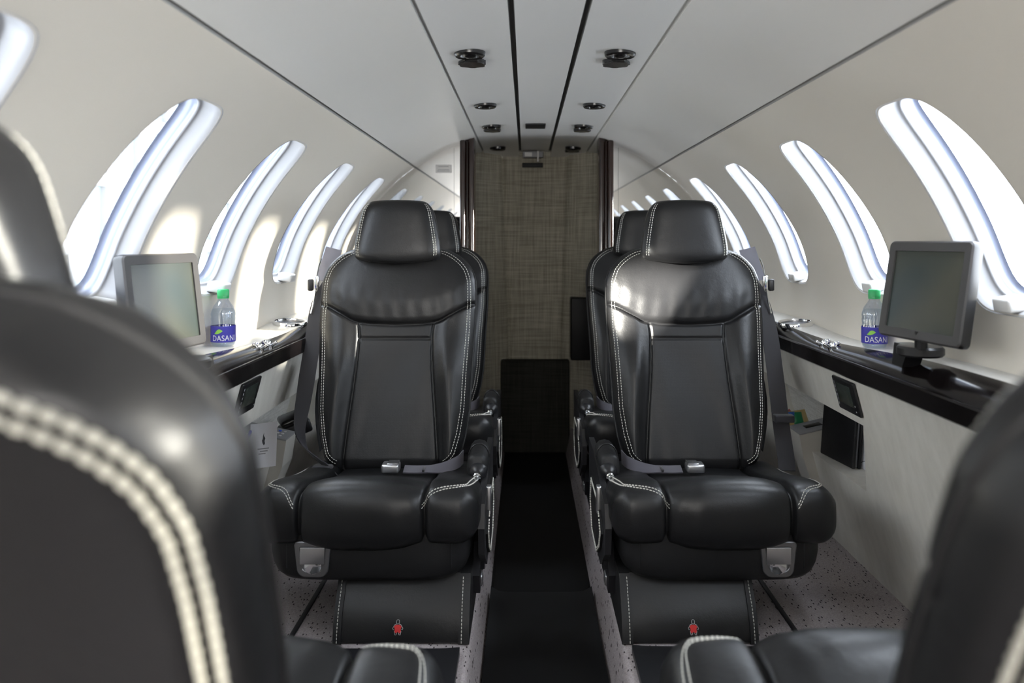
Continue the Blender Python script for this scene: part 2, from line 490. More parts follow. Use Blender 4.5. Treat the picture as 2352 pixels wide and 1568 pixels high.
# lower side panels with the stowage recess, and its lining
def lower_x(sgn, z):
    top, bot = ((.74, .892) if sgn > 0 else (.718, .875))
    return top + (bot - top) * (.70 - z) / (.70 - .12)
REC = {1: (1.95, 2.95, .385, .575), -1: (2.03, 2.95, .36, .55)}
def lower_wall(sgn, name):
    y0, y1, z0, z1 = REC[sgn]
    V, F = [], []
    ye = lambda z: y0 + .10 * float(np.clip((z1 - z) / (z1 - z0), 0, 1))      # raked near edge of the opening
    def patch(ya, yb, za, zb, nyy=6, nz=8):
        n = len(V)
        for q in np.linspace(0, 1, nyy):
            for z in np.linspace(za, zb, nz):
                a, b = (ye(z) if k == 'e' else k for k in (ya, yb))
                V.append((sgn * lower_x(sgn, z), a + (b - a) * q, z))
        F.extend([tuple(i + n for i in f) for f in grid_faces(nz, nyy)])
    patch(Y0, 'e', .12, z0); patch(Y0, 'e', z0, z1); patch(Y0, 'e', z1, .722)
    patch('e', y1, .12, z0); patch('e', y1, z1, .722)
    patch(y1, 3.46, .12, z0); patch(y1, 3.46, z0, z1); patch(y1, 3.46, z1, .722)
    o = struct(mesh_obj(name, V, F, 'lower_wall', smooth=False, mirror=False))
    # rounded corner fillets of the opening, lip and the recess box
    mb = MB(); d = .12
    loop = [(y1, z1), (ye(z1), z1), (ye(z0), z0), (y1, z0)]
    n = len(loop)
    V2 = [(sgn * (lower_x(sgn, z) + off), y, z) for off in (0, d) for y, z in loop]
    mesh_obj('recess_lip', V2, grid_faces(n, 2, True), 'lower_wall', o, smooth=False, mirror=False)
    mesh_obj('recess_lining', [(sgn * (lower_x(sgn, z) + d), y, z) for y, z in loop], [tuple(range(n))], 'weave', o, smooth=False, mirror=False)
    return o
lower_wall(-1, 'wall_lower_left'); lower_wall(1, 'wall_lower_right')

# floors
def quad(name, pts, mat): return struct(mesh_obj(name, pts, [(0, 1, 2, 3)], mat, smooth=False, mirror=False))
for sgn, nm in ((-1, 'floor_left'), (1, 'floor_right')):
    V = []
    for y in (Y0, 3.9):
        for x, z in ((.147, 0), (.158, .05), (.166, .105), (.172, .117), (.182, .12), (.96, .12)): V.append((sgn * x, y, z))
    struct(mesh_obj(nm, V, grid_faces(6, 2), 'carpet', mirror=False, sharp=60))
quad('floor', [(-.16, Y0, 0), (.16, Y0, 0), (.16, 4.0, 0), (-.16, 4.0, 0)], 'rubber')
for sgn, nm in ((-1, 'wall_aft_left'), (1, 'wall_aft_right')): quad(nm, [(sgn * .352, 3.45, 0), (sgn * .352, 4.12, 0), (sgn * .352, 4.12, 1.50), (sgn * .352, 3.45, 1.50)], 'tweed_dark')  # dark planes added to stop daylight leaking in beside the bulkhead
quad('wall_aft_end', [(-.36, 4.1, 0), (.36, 4.1, 0), (.36, 4.1, 1.5), (-.36, 4.1, 1.5)], 'tweed_dark')  # unseen sheet added behind the bulkhead to block stray daylight
quad('ceiling_backing', [(-.45, 3.40, 1.50), (.45, 3.40, 1.50), (.45, 4.15, 1.50), (-.45, 4.15, 1.50)], 'tweed_dark')  # unseen cap added above the aft ceiling to shut out a light leak
# closing walls fore and aft
quad('wall_front', [(-1, Y0, -.05), (1, Y0, -.05), (1, Y0, 1.55), (-1, Y0, 1.55)], 'wall')

# ------------------------------------------------------------------ aft bulkhead
def bulk():
    # contoured fabric wall: flat middle, cheeks turning forward
    V = []; nz = 24
    zs = np.linspace(.0, 1.47, nz)
    for z in zs:
        q = z / 1.47
        xc = .118 + .045 * q ** 1.5
        xs = [-.36, -.30, -xc - .02, -xc - .006, -xc, -xc + .006, -xc + .03, 0, xc - .03, xc - .006, xc, xc + .006, xc + .02, .30, .36]
        yy = [3.74, 3.80, 3.915, 3.925, 3.99, 3.957, 3.962, 3.97, 3.962, 3.955, 3.945, 3.925, 3.915, 3.80, 3.74]
        V += [(x, y, z) for x, y in zip(xs, yy)]
    return struct(mesh_obj('wall_back', V, grid_faces(15, nz), 'tweed', mirror=False))
bulk()
o = MB().box((-.165, 3.85, 0.010), (.165, 3.915, .452), .008).build('lower_door_panel', 'tweed_dark', smooth=True, mirror=False)
tag(o, 'dark fabric low panel at the foot of the taupe bulkhead wall', 'panel')
o = MB().box((.168, 3.80, .46), (.30, 3.90, .755), .006).build('latch_cabinet', 'rubber', mirror=False)
tag(o, 'tall black box on the bulkhead wall behind the right rear seat', 'box')
o = MB().box((-.062, 3.945, 1.385), (.040, 3.97, 1.407), .002).build('latch_plate', 'rubber', mirror=False)
tag(o, 'narrow black plate at the top of the taupe bulkhead wall', 'plate')
sg = empty('cabin_sign', (-.005, 3.90, 1.442)); tag(sg, 'small clear sign where the ceiling meets the bulkhead wall', 'sign')
MB().box((-.055, 0, -.014), (.045, .03, .016), .004).build('sign_housing', 'grey_panel', sg, mirror=False)
MB().box((-.045, -.003, -.009), (-.010, .001, .011), .001).build('sign_lens', 'white_plastic', sg, mirror=False)
o = MB().box((.010, 3.875, 1.405), (.018, 3.89, 1.458), .002).build('release_strap', 'white_plastic', mirror=False)
tag(o, 'pale narrow pull strap hanging over the black plate', 'strap')

for sgn, lab in ((-1, 'dark gloss cherry door post behind the left rear seat'), (1, 'dark gloss cherry door post behind the right rear seat')):
    p = empty('door_post', (sgn * .285, 3.37, 0)); tag(p, lab, 'door post', 'door posts of the aft doorway')
    for nm, xa, xb, ya, yb in (('post_front', -.028, -.004, -.06, .06), ('post_core', -.006, .010, -.045, .08), ('post_outer', .008, .030, -.075, .09)):
        a, b = sorted((sgn * xa, sgn * xb))
        top = 1.455 if nm != 'post_outer' else 1.437
        MB().box((a, ya, .02), (b, yb, top), .007).build(nm, 'cherry', p, mirror=False)
for sgn, lab in ((-1, 'tall mirror panel between left door post and cabin wall'), (1, 'tall mirror panel between right door post and cabin wall')):
    pts = [(.300, .70), (.300, 1.432)] + [(prof(s)[0][0] + .012, prof(s)[0][1] + .01) for s in np.linspace(.05, PL[-1] - .06, 30)]
    o = MB().prism([(sgn * a, b) for a, b in pts], 3.455, 3.465, 'y').build('mirror_panel', 'mirror', smooth=False, mirror=False)
    tag(o, lab, 'mirror', 'mirrors beside the aft doorway')
    pts = [(sgn * .300, .0), (sgn * .300, .70), (sgn * .86, .70), (sgn * .93, .0)]
    struct(MB().prism(pts, 3.455, 3.475, 'y').build('wall_partition_' + ('left' if sgn < 0 else 'right'), 'tweed_dark', smooth=False, mirror=False))
# placard on the left mirror
pl = MB().box((-.335, 3.449, 1.283), (-.268 - .15 + .012, 3.453, 1.313), .001)
pl = empty('warning_placard', (-.397, 3.455, 1.333)); tag(pl, 'small rectangular placard with grey print on the left mirror', 'placard')
MB().box((-.034, -.002, -.017), (.034, 0, .017), .0005).build('placard_plate', 'white_plastic', pl, mirror=False)
mb = MB()
for z0, z1, x0, x1 in ((.008, .011, -.022, .022), (-.006, -.003, -.024, .024), (-.012, -.009, -.027, .027)):
    x = x0
    while x < x1:
        w = random.uniform(.002, .006); mb.box((x, -.0028, z0), (min(x + w, x1), -.0021, z1)); x += w + .0012
for a in ((-.034, -.034, -.017, .017), (.033, .034, -.017, .017), (-.034, .034, .0163, .017), (-.034, .034, -.017, -.0163)):
    mb.box((a[0], -.0027, a[2]), (a[1] if a[1] > a[0] else a[0] + .0008, -.0021, a[3]))
mb.build('placard_print', 'grey_ink', pl, smooth=False, mirror=False)

# ------------------------------------------------------------------ overhead fittings
def vent_unit(x, y, double, label):
    root = empty('overhead_vent', (x, y, 1.456)); tag(root, label, 'air vent', 'round black fittings in the overhead panels')
    r = .036
    MB().lathe([(.0, -.001), (r * .55, -.001), (r * .62, -.006), (r * .9, -.0075), (r, -.004), (r * 1.03, .003), (r * 1.03, .01)], 36).build('vent_ring', 'vent_black', root, mirror=False)
    MB().lathe([(0, -.010), (.008, -.0095), (.015, -.006), (.018, -.001)], 24).build('nozzle', 'vent_black', root, mirror=False)
    if double:
        k = -1 if x < 0 else 1
        poly = []
        for a in np.linspace(-1, 1, 9): poly.append((.030 - .016 * (1 - a * a), .045 + a * .026))
        poly = poly + [(-p, q) for p, q in reversed(poly)]
        MB().prism(poly, -.004, .004).build('vent_bridge', 'vent_black', root, mirror=False)
        n = 40; pts = []
        for i in range(n):
            a = 2 * math.pi * i / n; rr = .031 + (.003 if (i // 3) % 2 else 0)
            pts.append((rr * math.cos(a), .088 + rr * math.sin(a)))
        MB().prism(pts, -.007, .004).build('reading_light', 'vent_black', root, smooth=False, mirror=False)
    return root
sidew = {-1: 'left', 1: 'right'}
for y, dbl, txt in ((1.87, (1, 1), 'double black air vent nearest the camera in the %s overhead panel'),
                    (2.58, (0, 0), 'single round black lens midway along the %s overhead panel'),
                    (3.05, (1, 1), 'double black air vent third along the %s overhead panel'),
                    (3.74, (0, 1), 'farthest black fitting by the bulkhead in the %s overhead panel')):
    for sgn in (-1, 1):
        v = vent_unit(sgn * .175, y, dbl[0 if sgn < 0 else 1], txt % sidew[sgn])
        if y > 3.7: v.location.z = 1.452
o = MB().box((-.046, 3.02, 1.457), (.030, 3.12, 1.466), .002).build('dark_lens', 'rubber', mirror=False)
tag(o, 'black rectangular lens in the centre ceiling strip', 'lens')

# ------------------------------------------------------------------ side ledges
LIP = {1: .716, -1: .690}
def ztop(y): return float(np.interp(y, [-2, 1.6, 1.8, 2.0, 2.2, 2.42, 2.6, 4], [.780, .776, .769, .757, .751, .764, .770, .772]))
def xtop(y): return float(np.interp(y, [-2, 1.7, 1.95, 2.15, 2.4, 2.6, 4], [.062, .062, .052, .050, .030, .016, .016]))
def ledge(sgn, label):
    root = empty('side_ledge', (sgn * .78, 1.8, .73)); tag(root, label, 'ledge', 'side ledges under the windows')
    inv = Vector((-sgn * .78, -1.8, -.73))
    yy = np.linspace(-.9, 3.45, 130)
    def sweep(name, fn, mat):
        V = []; m = None
        for y in yy:
            pts = fn(y); m = len(pts); V += [tuple(Vector((sgn * a, y, b)) + inv) for a, b in pts]
        return mesh_obj(name, V, grid_faces(m, len(yy), True), mat, root, mirror=False, sharp=40)
    lp = LIP[sgn]
    K = np.ones(9) / 9
    ZT = np.convolve(np.pad([ztop(y) for y in yy], 4, 'edge'), K, 'valid'); XT = np.convolve(np.pad([xtop(y) for y in yy], 4, 'edge'), K, 'valid')
    fz = lambda y: float(np.interp(y, yy, ZT)); fx = lambda y: float(np.interp(y, yy, XT))
    sweep('ledge_top', lambda y: [(lp + fx(y), fz(y) + .002), (lp + fx(y) + .004, fz(y) + .0045), (.826, fz(y) + .0045), (.84, fz(y) + .012), (.84, .70), (lp + .04, .70)], 'tray')
    sweep('bevel_panel', lambda y: [(lp + .001, .737), (lp + .004, .742), (lp + fx(y) * .5, .742 + (fz(y) - .742) * .72), (lp + fx(y), fz(y) + .003), (lp + fx(y) + .003, fz(y) + .003), (lp + fx(y), .715), (lp + .01, .715)], 'gloss_black')
    sweep('edge_rail', lambda y: [(lp - .006, .736), (lp - .003, .7395), (lp + .004, .7395), (lp + .03, .736), (lp + .03, .70), (lp, .698), (lp - .005, .702)], 'gloss_black')
    return root, fz
LED = {}
LEDL, FZL = ledge(-1, 'left glossy black edged ledge with taupe top under the windows')
LEDR, FZR = ledge(1, 'right glossy black edged ledge with taupe top under the windows')

def on(sgn, x, y): return (sgn * x, y, (FZR if sgn > 0 else FZL)(y) + .0045)
for sgn, x, y, lab in ((1, .772, 2.44, 'chrome cup holder ring in the right ledge beside the seat'), (-1, .762, 2.45, 'chrome cup holder ring in the left ledge beside the seat')):
    p = on(sgn, x, y); r = empty('cup_holder', (p[0], p[1], p[2] + .002), (R(4), R(-4 * sgn), 0)); tag(r, lab, 'cup holder', 'cup holders in the ledges')
    MB().lathe([(.043, -.012), (.043, .006), (.045, .009), (.049, .009), (.051, .005), (.051, -.004)], 48).build('rim', 'chrome', r, mirror=False)
    MB().lathe([(.043, .004), (.042, -.001), (.0, -.001)], 40).build('well', 'dull_metal', r, mirror=False)
# pairs of chrome catches on the black edge
for sgn in (1, -1):
    ycs = (2.13, 2.07) if sgn > 0 else (2.11, 2.04)
    for i, y in enumerate(ycs):
        lp = LIP[sgn]; z = (FZR if sgn > 0 else FZL)(y)
        r = empty('table_catch', (sgn * (lp + .03), y, z - .006))
        tag(r, 'chrome forked catch on the %s black ledge edge, %s of the pair' % (sidew[sgn], 'farther' if i == 0 else 'nearer'), 'catch', 'chrome catches on the ledges')
        MB().lathe([(0, -.014), (.007, -.013), (.010, -.006), (.010, .010), (.007, .015), (0, .016)], 20).build('knuckle', 'chrome', r, mirror=False)
        mt = Matrix.Rotation(R(35 * sgn), 4, 'Y')
        MB().box((-.004, -.016, -.004), (.004, .004, .018), .002, mt).box((-.026 if sgn > 0 else .006, -.008, -.010), (-.006 if sgn > 0 else .026, .0, -.002), .002, mt).build('prong', 'chrome', r, mirror=False)

# ------------------------------------------------------------------ monitors
def monitor(sgn, loc, yaw, tilt, label, base):
    root = empty('monitor', loc); tag(root, label, 'monitor', 'fold-out monitors on the ledges')
    rot = (Matrix.Rotation(yaw, 4, 'Z') @ Matrix.Rotation(-tilt, 4, 'X'))
    W, H, T = .245, .197, .026          # local: screen faces -y, width x, height z
    def b(mb, nm, mat, **k): return mb.build(nm, mat, root, mirror=False, **k)
    def frame_poly(w, h, r):
        pts = []
        for cx, cz, a0 in ((w - r, h - r, 0), (-w + r, h - r, 90), (-w + r, -h + r, 180), (w - r, -h + r, 270)):
            for k in range(6): pts.append((cx + r * math.cos(R(a0 + 18 * k)), cz + r * math.sin(R(a0 + 18 * k))))
        return pts
    def loops(specs):
        V = []
        for w, h, r, y in specs: V += [rot @ Vector((a, y, c)) for a, c in frame_poly(w, h, r)]
        F = grid_faces(24, len(specs), True); F.append(tuple(range((len(specs) - 1) * 24, len(specs) * 24))); return V, F
    w, h = W / 2, H / 2
    V, F = loops([(w - .021, h - .020, .002, .003), (w - .021, h - .020, .002, -.001), (w - .003, h - .003, .009, -.002), (w, h, .012, .001)][::-1])
    F = F[:-1]
    mesh_obj('bezel', V, F, 'bezel', root, mirror=False, sharp=30)
    V, F = loops([(w, h, .012, .001), (w + .001, h + .001, .012, .008), (w, h, .012, .020), (w - .012, h - .012, .01, T)])
    mesh_obj('back_shell', V, F, 'bezel_edge', root, mirror=False, sharp=40)
    V, F = loops([(w - .021, h - .020, .002, .0025)])
    mesh_obj('screen', V, [tuple(range(24))], 'screen', root, smooth=False, mirror=False)
    bx = Vector(base) - Vector(loc)
    top = rot @ Vector((0, .012, -h))
    # swivel disc and stem down to the ledge
    MB().lathe([(0, -.010), (.040, -.010), (.044, -.006), (.044, .006), (.040, .010), (0, .010)], 36, (bx.x, bx.y - .055, top.z - .022)).build('swivel_disc', 'bezel_edge', root, mirror=False)
    MB().tube([top + Vector((0, 0, .02)), top + Vector((0, 0, -.012)), Vector((bx.x, bx.y - .055, top.z - .016))], .012, 12).build('neck', 'bezel_edge', root, mirror=False)
    dx = -.012 * sgn
    MB().prism([(bx.y - .015, bx.z), (bx.y + .030, bx.z), (bx.y + .020, top.z - .014), (bx.y - .045, top.z - .014)], bx.x - .018, bx.x + .018, 'x').build('stem', 'bezel_edge', root, mirror=False)
    return root
monitor(1, (.732, 1.575, .924), R(-82 + 2), R(9), 'dark screen monitor on a swivel stand over the right ledge', (.742, 1.66, .764))
monitor(-1, (-.770, 1.63, .898), R(80), R(7), 'dark screen monitor on a swivel stand over the left ledge', (-.716, 1.66, .764))

# ------------------------------------------------------------------ water bottles
def bottle(loc, rotz, label):
    root = empty('water_bottle', loc, (0, 0, rotz)); tag(root, label, 'bottle', 'water bottles on the ledges')
    prof_ = [(0, .002), (.020, 0), (.026, .003), (.0285, .010), (.0285, .018), (.0275, .021), (.029, .024), (.029, .052), (.0275, .058), (.029, .068), (.0278, .073), (.029, .078), (.0275, .086), (.023, .098), (.016, .108), (.0125, .114), (.0125, .124)]
    MB().lathe(prof_, 40).build('bottle_body', 'pet', root, mirror=False, sharp=60)
    MB().lathe([(0, .004), (.025, .005), (.0270, .012), (.0270, .084), (.0245, .092), (0, .092)], 32).build('water', 'water', root, mirror=False, sharp=60)
    MB().lathe([(.0140, .122), (.0142, .137), (.012, .140), (0, .140)] , 32).lathe([(.0138, .1175), (.0138, .1215)], 32).build('cap', 'green_cap', root, mirror=False, sharp=40)
    lb = MB().lathe([(.0288, .0115), (.0294, .012), (.0294, .0505), (.0288, .051)], 48).build('label_band', 'label_blue', root, mirror=False)
    # lettering and leaf wrapped round the band (front at -y)
    def wrap(v, rad=.0297): a = v[0] / rad; return (rad * math.sin(a), -rad * math.cos(a), v[1])
    v, f = text_mesh('DASANI', .0150)
    sx = 1.12
    mesh_obj('label_lettering', [wrap((p.x * sx + .010, p.y * 1.3 + .0155)) for p in v], f, 'label_white', lb, smooth=False, mirror=False)
    leaf = [(math.sin(t) * .0085 * (1 if t < math.pi else -1) * 1, 0) for t in (0,)]
    lv = []
    for t in np.linspace(0, 1, 12): lv.append((-.014 + .021 * t, .0325 + .0075 * math.sin(math.pi * t) + .007 * t))
    for t in np.linspace(1, 0, 12): lv.append((-.014 + .021 * t, .0325 - .0030 * math.sin(math.pi * t) + .007 * t))
    mesh_obj('label_leaf', [wrap(p, .02975) for p in lv], [(i, i + 1, 22 - i, 23 - i) for i in range(11)], 'leaf', lb, smooth=False, mirror=False)
    return root
bottle(on(1, .793, 1.935), R(-30), 'clear water bottle with blue label behind the right monitor')
bottle(on(-1, .790, 1.985), R(5), 'clear water bottle with blue label behind the left monitor')

# ------------------------------------------------------------------ fittings on the lower side panels
def on_lower(sgn, y, z, off=0.0):
    """origin and frame on the slanted lower panel: X along +y, Y up the panel, Z into the cabin"""
    t = Vector((sgn * (lower_x(sgn, z + .01) - lower_x(sgn, z)), 0, .01)).normalized()
    nrm = Vector((-sgn * t.z, 0, sgn * t.x))
    if nrm.x * sgn > 0: nrm = -nrm
    ax = t.cross(nrm)
    m = Matrix((ax, t, nrm)).transposed().to_4x4()
    m.translation = Vector((sgn * lower_x(sgn, z), y, z)) + nrm * off
    return m
for sgn, y in ((1, 1.995), (-1, 1.985)):
    m = on_lower(sgn, y, .640)
    root = empty('touch_control', m.translation, m.to_euler()); tag(root, 'square black touch control on the %s lower side panel' % sidew[sgn], 'control panel', 'touch controls under the ledges')
    MB().box((-.066, -.043, 0), (.066, .043, .009), .004).build('control_body', 'bezel_edge', root, mirror=False)
    MB().box((-.044, -.022, .009), (.042, .030, .0098), .0003).build('display', 'screen', root, mirror=False)
    for i in range(2): MB().lathe([(.0022, .0098), (.0022, .0105), (0, .0108)], 12, (.052, -.030 + .014 * i, 0)).build('button', 'grey_ink', root, mirror=False)
    mb = MB()
    for i in range(6): mb.box((-.056, -.030 + i * .011, .009), (-.053, -.024 + i * .011, .0096))
    mb.build('control_print', 'grey_ink', root, smooth=False, mirror=False)

# console boxes standing in the recesses
def console(sgn, y, label, keys):
    zb, zt = FZ + .24, .475
    x = lower_x(sgn, .42)
    root = empty('control_box', (sgn * (x + .045), y, .385 if sgn > 0 else .362)); tag(root, label, 'control box')
    w = .052
    MB().prism([(-.020, -.15), (.075, -.15), (.075, .085), (-.075, .050), (-.062, -.02)] if sgn > 0 else [(-.075, -.13), (.020, -.13), (.062, -.02), (.075, .060), (-.075, .092)], -w, w, 'y').build('box_body', 'beige_box', root, smooth=False, mirror=False)
    a = math.atan2(.035 if sgn > 0 else -.032, .15)
    mt = Matrix.Translation((0, 0, .0685 if sgn > 0 else .077)) @ Matrix.Rotation(-a, 4, 'Y')
    MB().box((-.076, -w - .001, -.002), (.076, w + .001, .003), .0015, mt).build('top_plate', 'grey_panel', root, mirror=False)
    MB().box((-.042, -.016, .003), (.010, .016, .0042), .0004, mt).build('display', 'vent_black', root, mirror=False)
    if keys:
        for i in range(3):
            for j in range(3):
                MB().box((.020 + i * .015 - .004, -.03 + j * .026 - .005, .003), (.020 + i * .015 + .004, -.03 + j * .026 + .005, .0055), .001, mt).build('key', 'blue' if (i, j) == (1, 2) else 'white_plastic', root, mirror=False)
    else:
        MB().box((.040, -.012, .003), (.056, .012, .0042), .0004, mt).build('port', 'vent_black', root, mirror=False)
    return root
console(1, 2.49, 'grey topped control box with black display in the right recess', False)
console(-1, 2.47, 'grey topped keypad box with a blue key in the left recess', True)

# things stowed in the right recess
fo = empty('leather_folio', (.872, 2.33, .386)); tag(fo, 'black leather folio standing upright in the right recess', 'folio')
mt = Matrix.Rotation(R(4), 4, 'Y') @ Matrix.Rotation(R(10), 4, 'Z')
MB().box((-.022, -.085, 0), (-.012, .085, .172), .004, mt).build('front_cover', 'leather_dark', fo, mirror=False)
MB().box((-.012, -.080, .003), (-.004, .080, .166), .002, mt).build('pages', 'dull_metal', fo, mirror=False)
MB().box((-.004, -.085, 0), (.004, .085, .172), .003, mt).build('back_cover', 'leather_dark', fo, mirror=False)
bk = empty('paper_booklet', (.903, 2.265, .386)); tag(bk, 'thin white booklet behind the black folio in the right recess', 'booklet')
mt = Matrix.Rotation(R(3), 4, 'Y')
MB().box((-.005, -.088, 0), (0, .07, .160), .0006, mt).build('booklet_cover', 'paper', bk, mirror=False)
MB().tube([mt @ Vector((-.0054, -.085 + .1 * t, .035 - .03 * t * t)) for t in np.linspace(0, 1, 10)], .0008, 6).build('printed_line', 'ink', bk, mirror=False)
sp = empty('snack_packet', (.835, 2.605, .386)); tag(sp, 'colourful snack packet lying by the control box in the right recess', 'packet')
def pouch(w, h, t, mt):
    V = []; n = 9
    for sd in (-1, 1):
        for j in range(n):
            for i in range(n):
                a, b = -1 + 2 * i / (n - 1), -1 + 2 * j / (n - 1)
                V.append(mt @ Vector((a * w, sd * t * (1 - a ** 4) * (1 - b ** 4) + .0008 * sd, b * h)))
    F = grid_faces(n, n); F += [tuple(q + n * n for q in f) for f in F]
    return V, F
for nm, mat, ofs, sc, rz in (('packet_body', 'packet_yellow', (0, 0, .05), (.050, .038, .012), 30), ('packet_red_side', 'packet_red', (-.02, .004, .058), (.026, .032, .010), 55), ('packet_green_side', 'packet_green', (-.004, -.012, .066), (.018, .020, .008), 15), ('packet_blue_side', 'packet_blue', (-.022, -.012, .075), (.012, .012, .006), 20)):
    V, F = pouch(sc[0], sc[1], sc[2], Matrix.Translation(ofs) @ Matrix.Rotation(R(rz), 4, 'Z') @ Matrix.Rotation(R(-25), 4, 'X'))
    mesh_obj(nm, V, F, mat, sp, mirror=False)

# things at the left recess
cd = empty('paper_card', (-.805, 2.325, .368), (R(-6), 0, R(30))); tag(cd, 'white folded card with a dark emblem leaning in the left recess', 'card')
V = []
for z in np.linspace(0, .125, 12):
    for x in (-.038, -.013, .013, .038): V.append((x + .01 * (z / .125), .012 * (z / .125) ** 2, z))
mesh_obj('card_sheet', V, grid_faces(4, 12), 'paper', cd, mirror=False)
bird = [(0, 0), (.004, .006), (.003, .014), (.006, .022), (.002, .030), (.003, .040), (-.001, .030), (-.002, .022), (-.005, .016), (-.004, .008)]
mesh_obj('emblem', [(x * .9 + .006, .012 * ((z + .062) / .125) ** 2 - .0012, z * .9 + .062) for x, z in bird], [tuple(range(len(bird)))], 'ink', cd, smooth=False, mirror=False)
mb = MB()
for i, (x0, x1) in enumerate(((-.016, .016), (-.010, .012), (-.014, .006))):
    z = .052 - i * .007; mb.box((x0 + .004, .012 * (z / .125) ** 2 - .0015, z), (x1 + .004, .012 * (z / .125) ** 2 - .0009, z + .003))
mb.build('card_print', 'grey_ink', cd, smooth=False, mirror=False)
ph = empty('handset', (-.815, 2.66, .43), (0, R(-18), R(25))); tag(ph, 'black handset in its cradle behind the keypad box', 'handset')
MB().box((-.05, -.035, -.05), (.05, .035, -.005), .008).build('cradle', 'black_plastic', ph, mirror=False)
MB().box((-.042, -.055, -.004), (.042, .055, .020), .010).build('receiver', 'vent_black', ph, mirror=False)
pn = empty('pen', (-.845, 2.22, .40), (R(-14), R(20), 0)); tag(pn, 'slim dark blue pen beside the white card in the left recess', 'pen')
MB().lathe([(0, 0), (.002, .006), (.004, .014), (.004, .098), (.003, .103), (0, .104)], 14).build('barrel', 'label_blue', pn, mirror=False)
MB().box((.0035, -.0015, .065), (.0055, .0015, .100), .0005).build('clip', 'chrome', pn, mirror=False)

# ------------------------------------------------------------------ floor coverings
def mat_slab(name, x0, x1, y0, y1, z, t, label, mat='rubber', lipy=0.0):
    V = []; nx, ny = 14, 24
    for j in range(ny):
        for i in range(nx):
            a, b = -1 + 2 * i / (nx - 1), -1 + 2 * j / (ny - 1)
            x, y = x0 + (x1 - x0) * (a + 1) / 2, y0 + (y1 - y0) * (b + 1) / 2
            e = lipy * max(0, (abs(a) - .72) / .28) ** 2 + (lipy * .8 * max(0, (b - .9) / .1) ** 1.5)
            V.append((x, y, z + t + e))
    n = len(V)
    F = grid_faces(nx, ny)
    b2 = [0 * nx + i for i in range(nx)] + [j * nx + nx - 1 for j in range(1, ny)] + [(ny - 1) * nx + i for i in range(nx - 2, -1, -1)] + [j * nx for j in range(ny - 2, 0, -1)]
    for k in b2: V.append((V[k][0], V[k][1], z + .001))
    m = len(b2)
    F += [(b2[i], b2[(i + 1) % m], n + (i + 1) % m, n + i) for i in range(m)]
    o = mesh_obj(name, V, F, mat, mirror=False, sharp=50)
    return tag(o, label, 'floor mat')
mat_slab('runner_mat', -.144, .144, 0.2, 2.30, 0, .008, 'black runner mat with upturned corners in the near half of the aisle', lipy=.016)
mat_slab('runner_mat', -.138, .138, 2.31, 3.86, 0, .004, 'black runner mat in the far half of the aisle before the bulkhead', lipy=.003)
mat_slab('seat_mat', .188, .63, 1.30, 1.765, FZ, .012, 'black vinyl mat on the carpet before the right front seat', 'seat_mat', .003)
mat_slab('seat_mat', -.61, -.188, 1.30, 1.755, FZ, .012, 'black vinyl mat on the carpet before the left front seat', 'seat_mat', .003)
for sgn in (-1, 1):
    r = MB().box((sgn * .578 - .006, .1, FZ), (sgn * .578 + .006, 3.3, FZ + .004), .001).build('seat_track', 'black_plastic', mirror=False)
    tag(r, 'thin black seat track in the carpet under the %s seats' % sidew[sgn], 'track', 'seat tracks in the carpet')

# ------------------------------------------------------------------ seats
def ss(a, b, x):
    t = np.clip((x - a) / (b - a), 0, 1); return t * t * (3 - 2 * t)

BV = [0, .015, .04, .10, .169, .29, .41, .50, .545, .58, .603, .622, .636, .646, .652]
BH = [.128, .165, .188, .204, .214, .219, .226, .2275, .225, .213, .195, .172, .145, .105, .055]
_vv = np.linspace(0, .652, 800); _hh = np.interp(_vv, BV, BH)
_k = np.hanning(41); _k /= _k.sum(); _hp = np.convolve(np.pad(_hh, 20, 'edge'), _k, 'valid')
w_ = ss(.61, .64, _vv); _hh = _hp * (1 - w_) + _hh * w_
def bhw(v): return np.interp(v, _vv, _hh)

def seg_dist(x, v, pts):
    d = np.full(np.shape(x), 9.0)
    for (x0, v0), (x1, v1) in zip(pts[:-1], pts[1:]):
        dx, dv = x1 - x0, v1 - v0; L = dx * dx + dv * dv
        t = np.clip(((x - x0) * dx + (v - v0) * dv) / L, 0, 1)
        d = np.minimum(d, np.hypot(x - x0 - t * dx, v - v0 - t * dv))
    return d
PADSEAM = [tuple(p) for p in spline([(-.24, .478), (-.20, .463), (-.155, .437), (-.108, .416), (0, .409), (.108, .416), (.155, .437), (.20, .463), (.24, .478)], 60)]
STRIP = [(-.104, .369), (.104, .369)]
INS = [tuple(p) for p in spline([(.108, .416), (.104, .37), (.109, .27), (.122, .13), (.132, .0)], 40)]
def ins_x(v): return np.interp(-v, [-p[1] for p in INS], [p[0] for p in INS])
def padv(x): return np.interp(x, [p[0] for p in PADSEAM], [p[1] for p in PADSEAM])
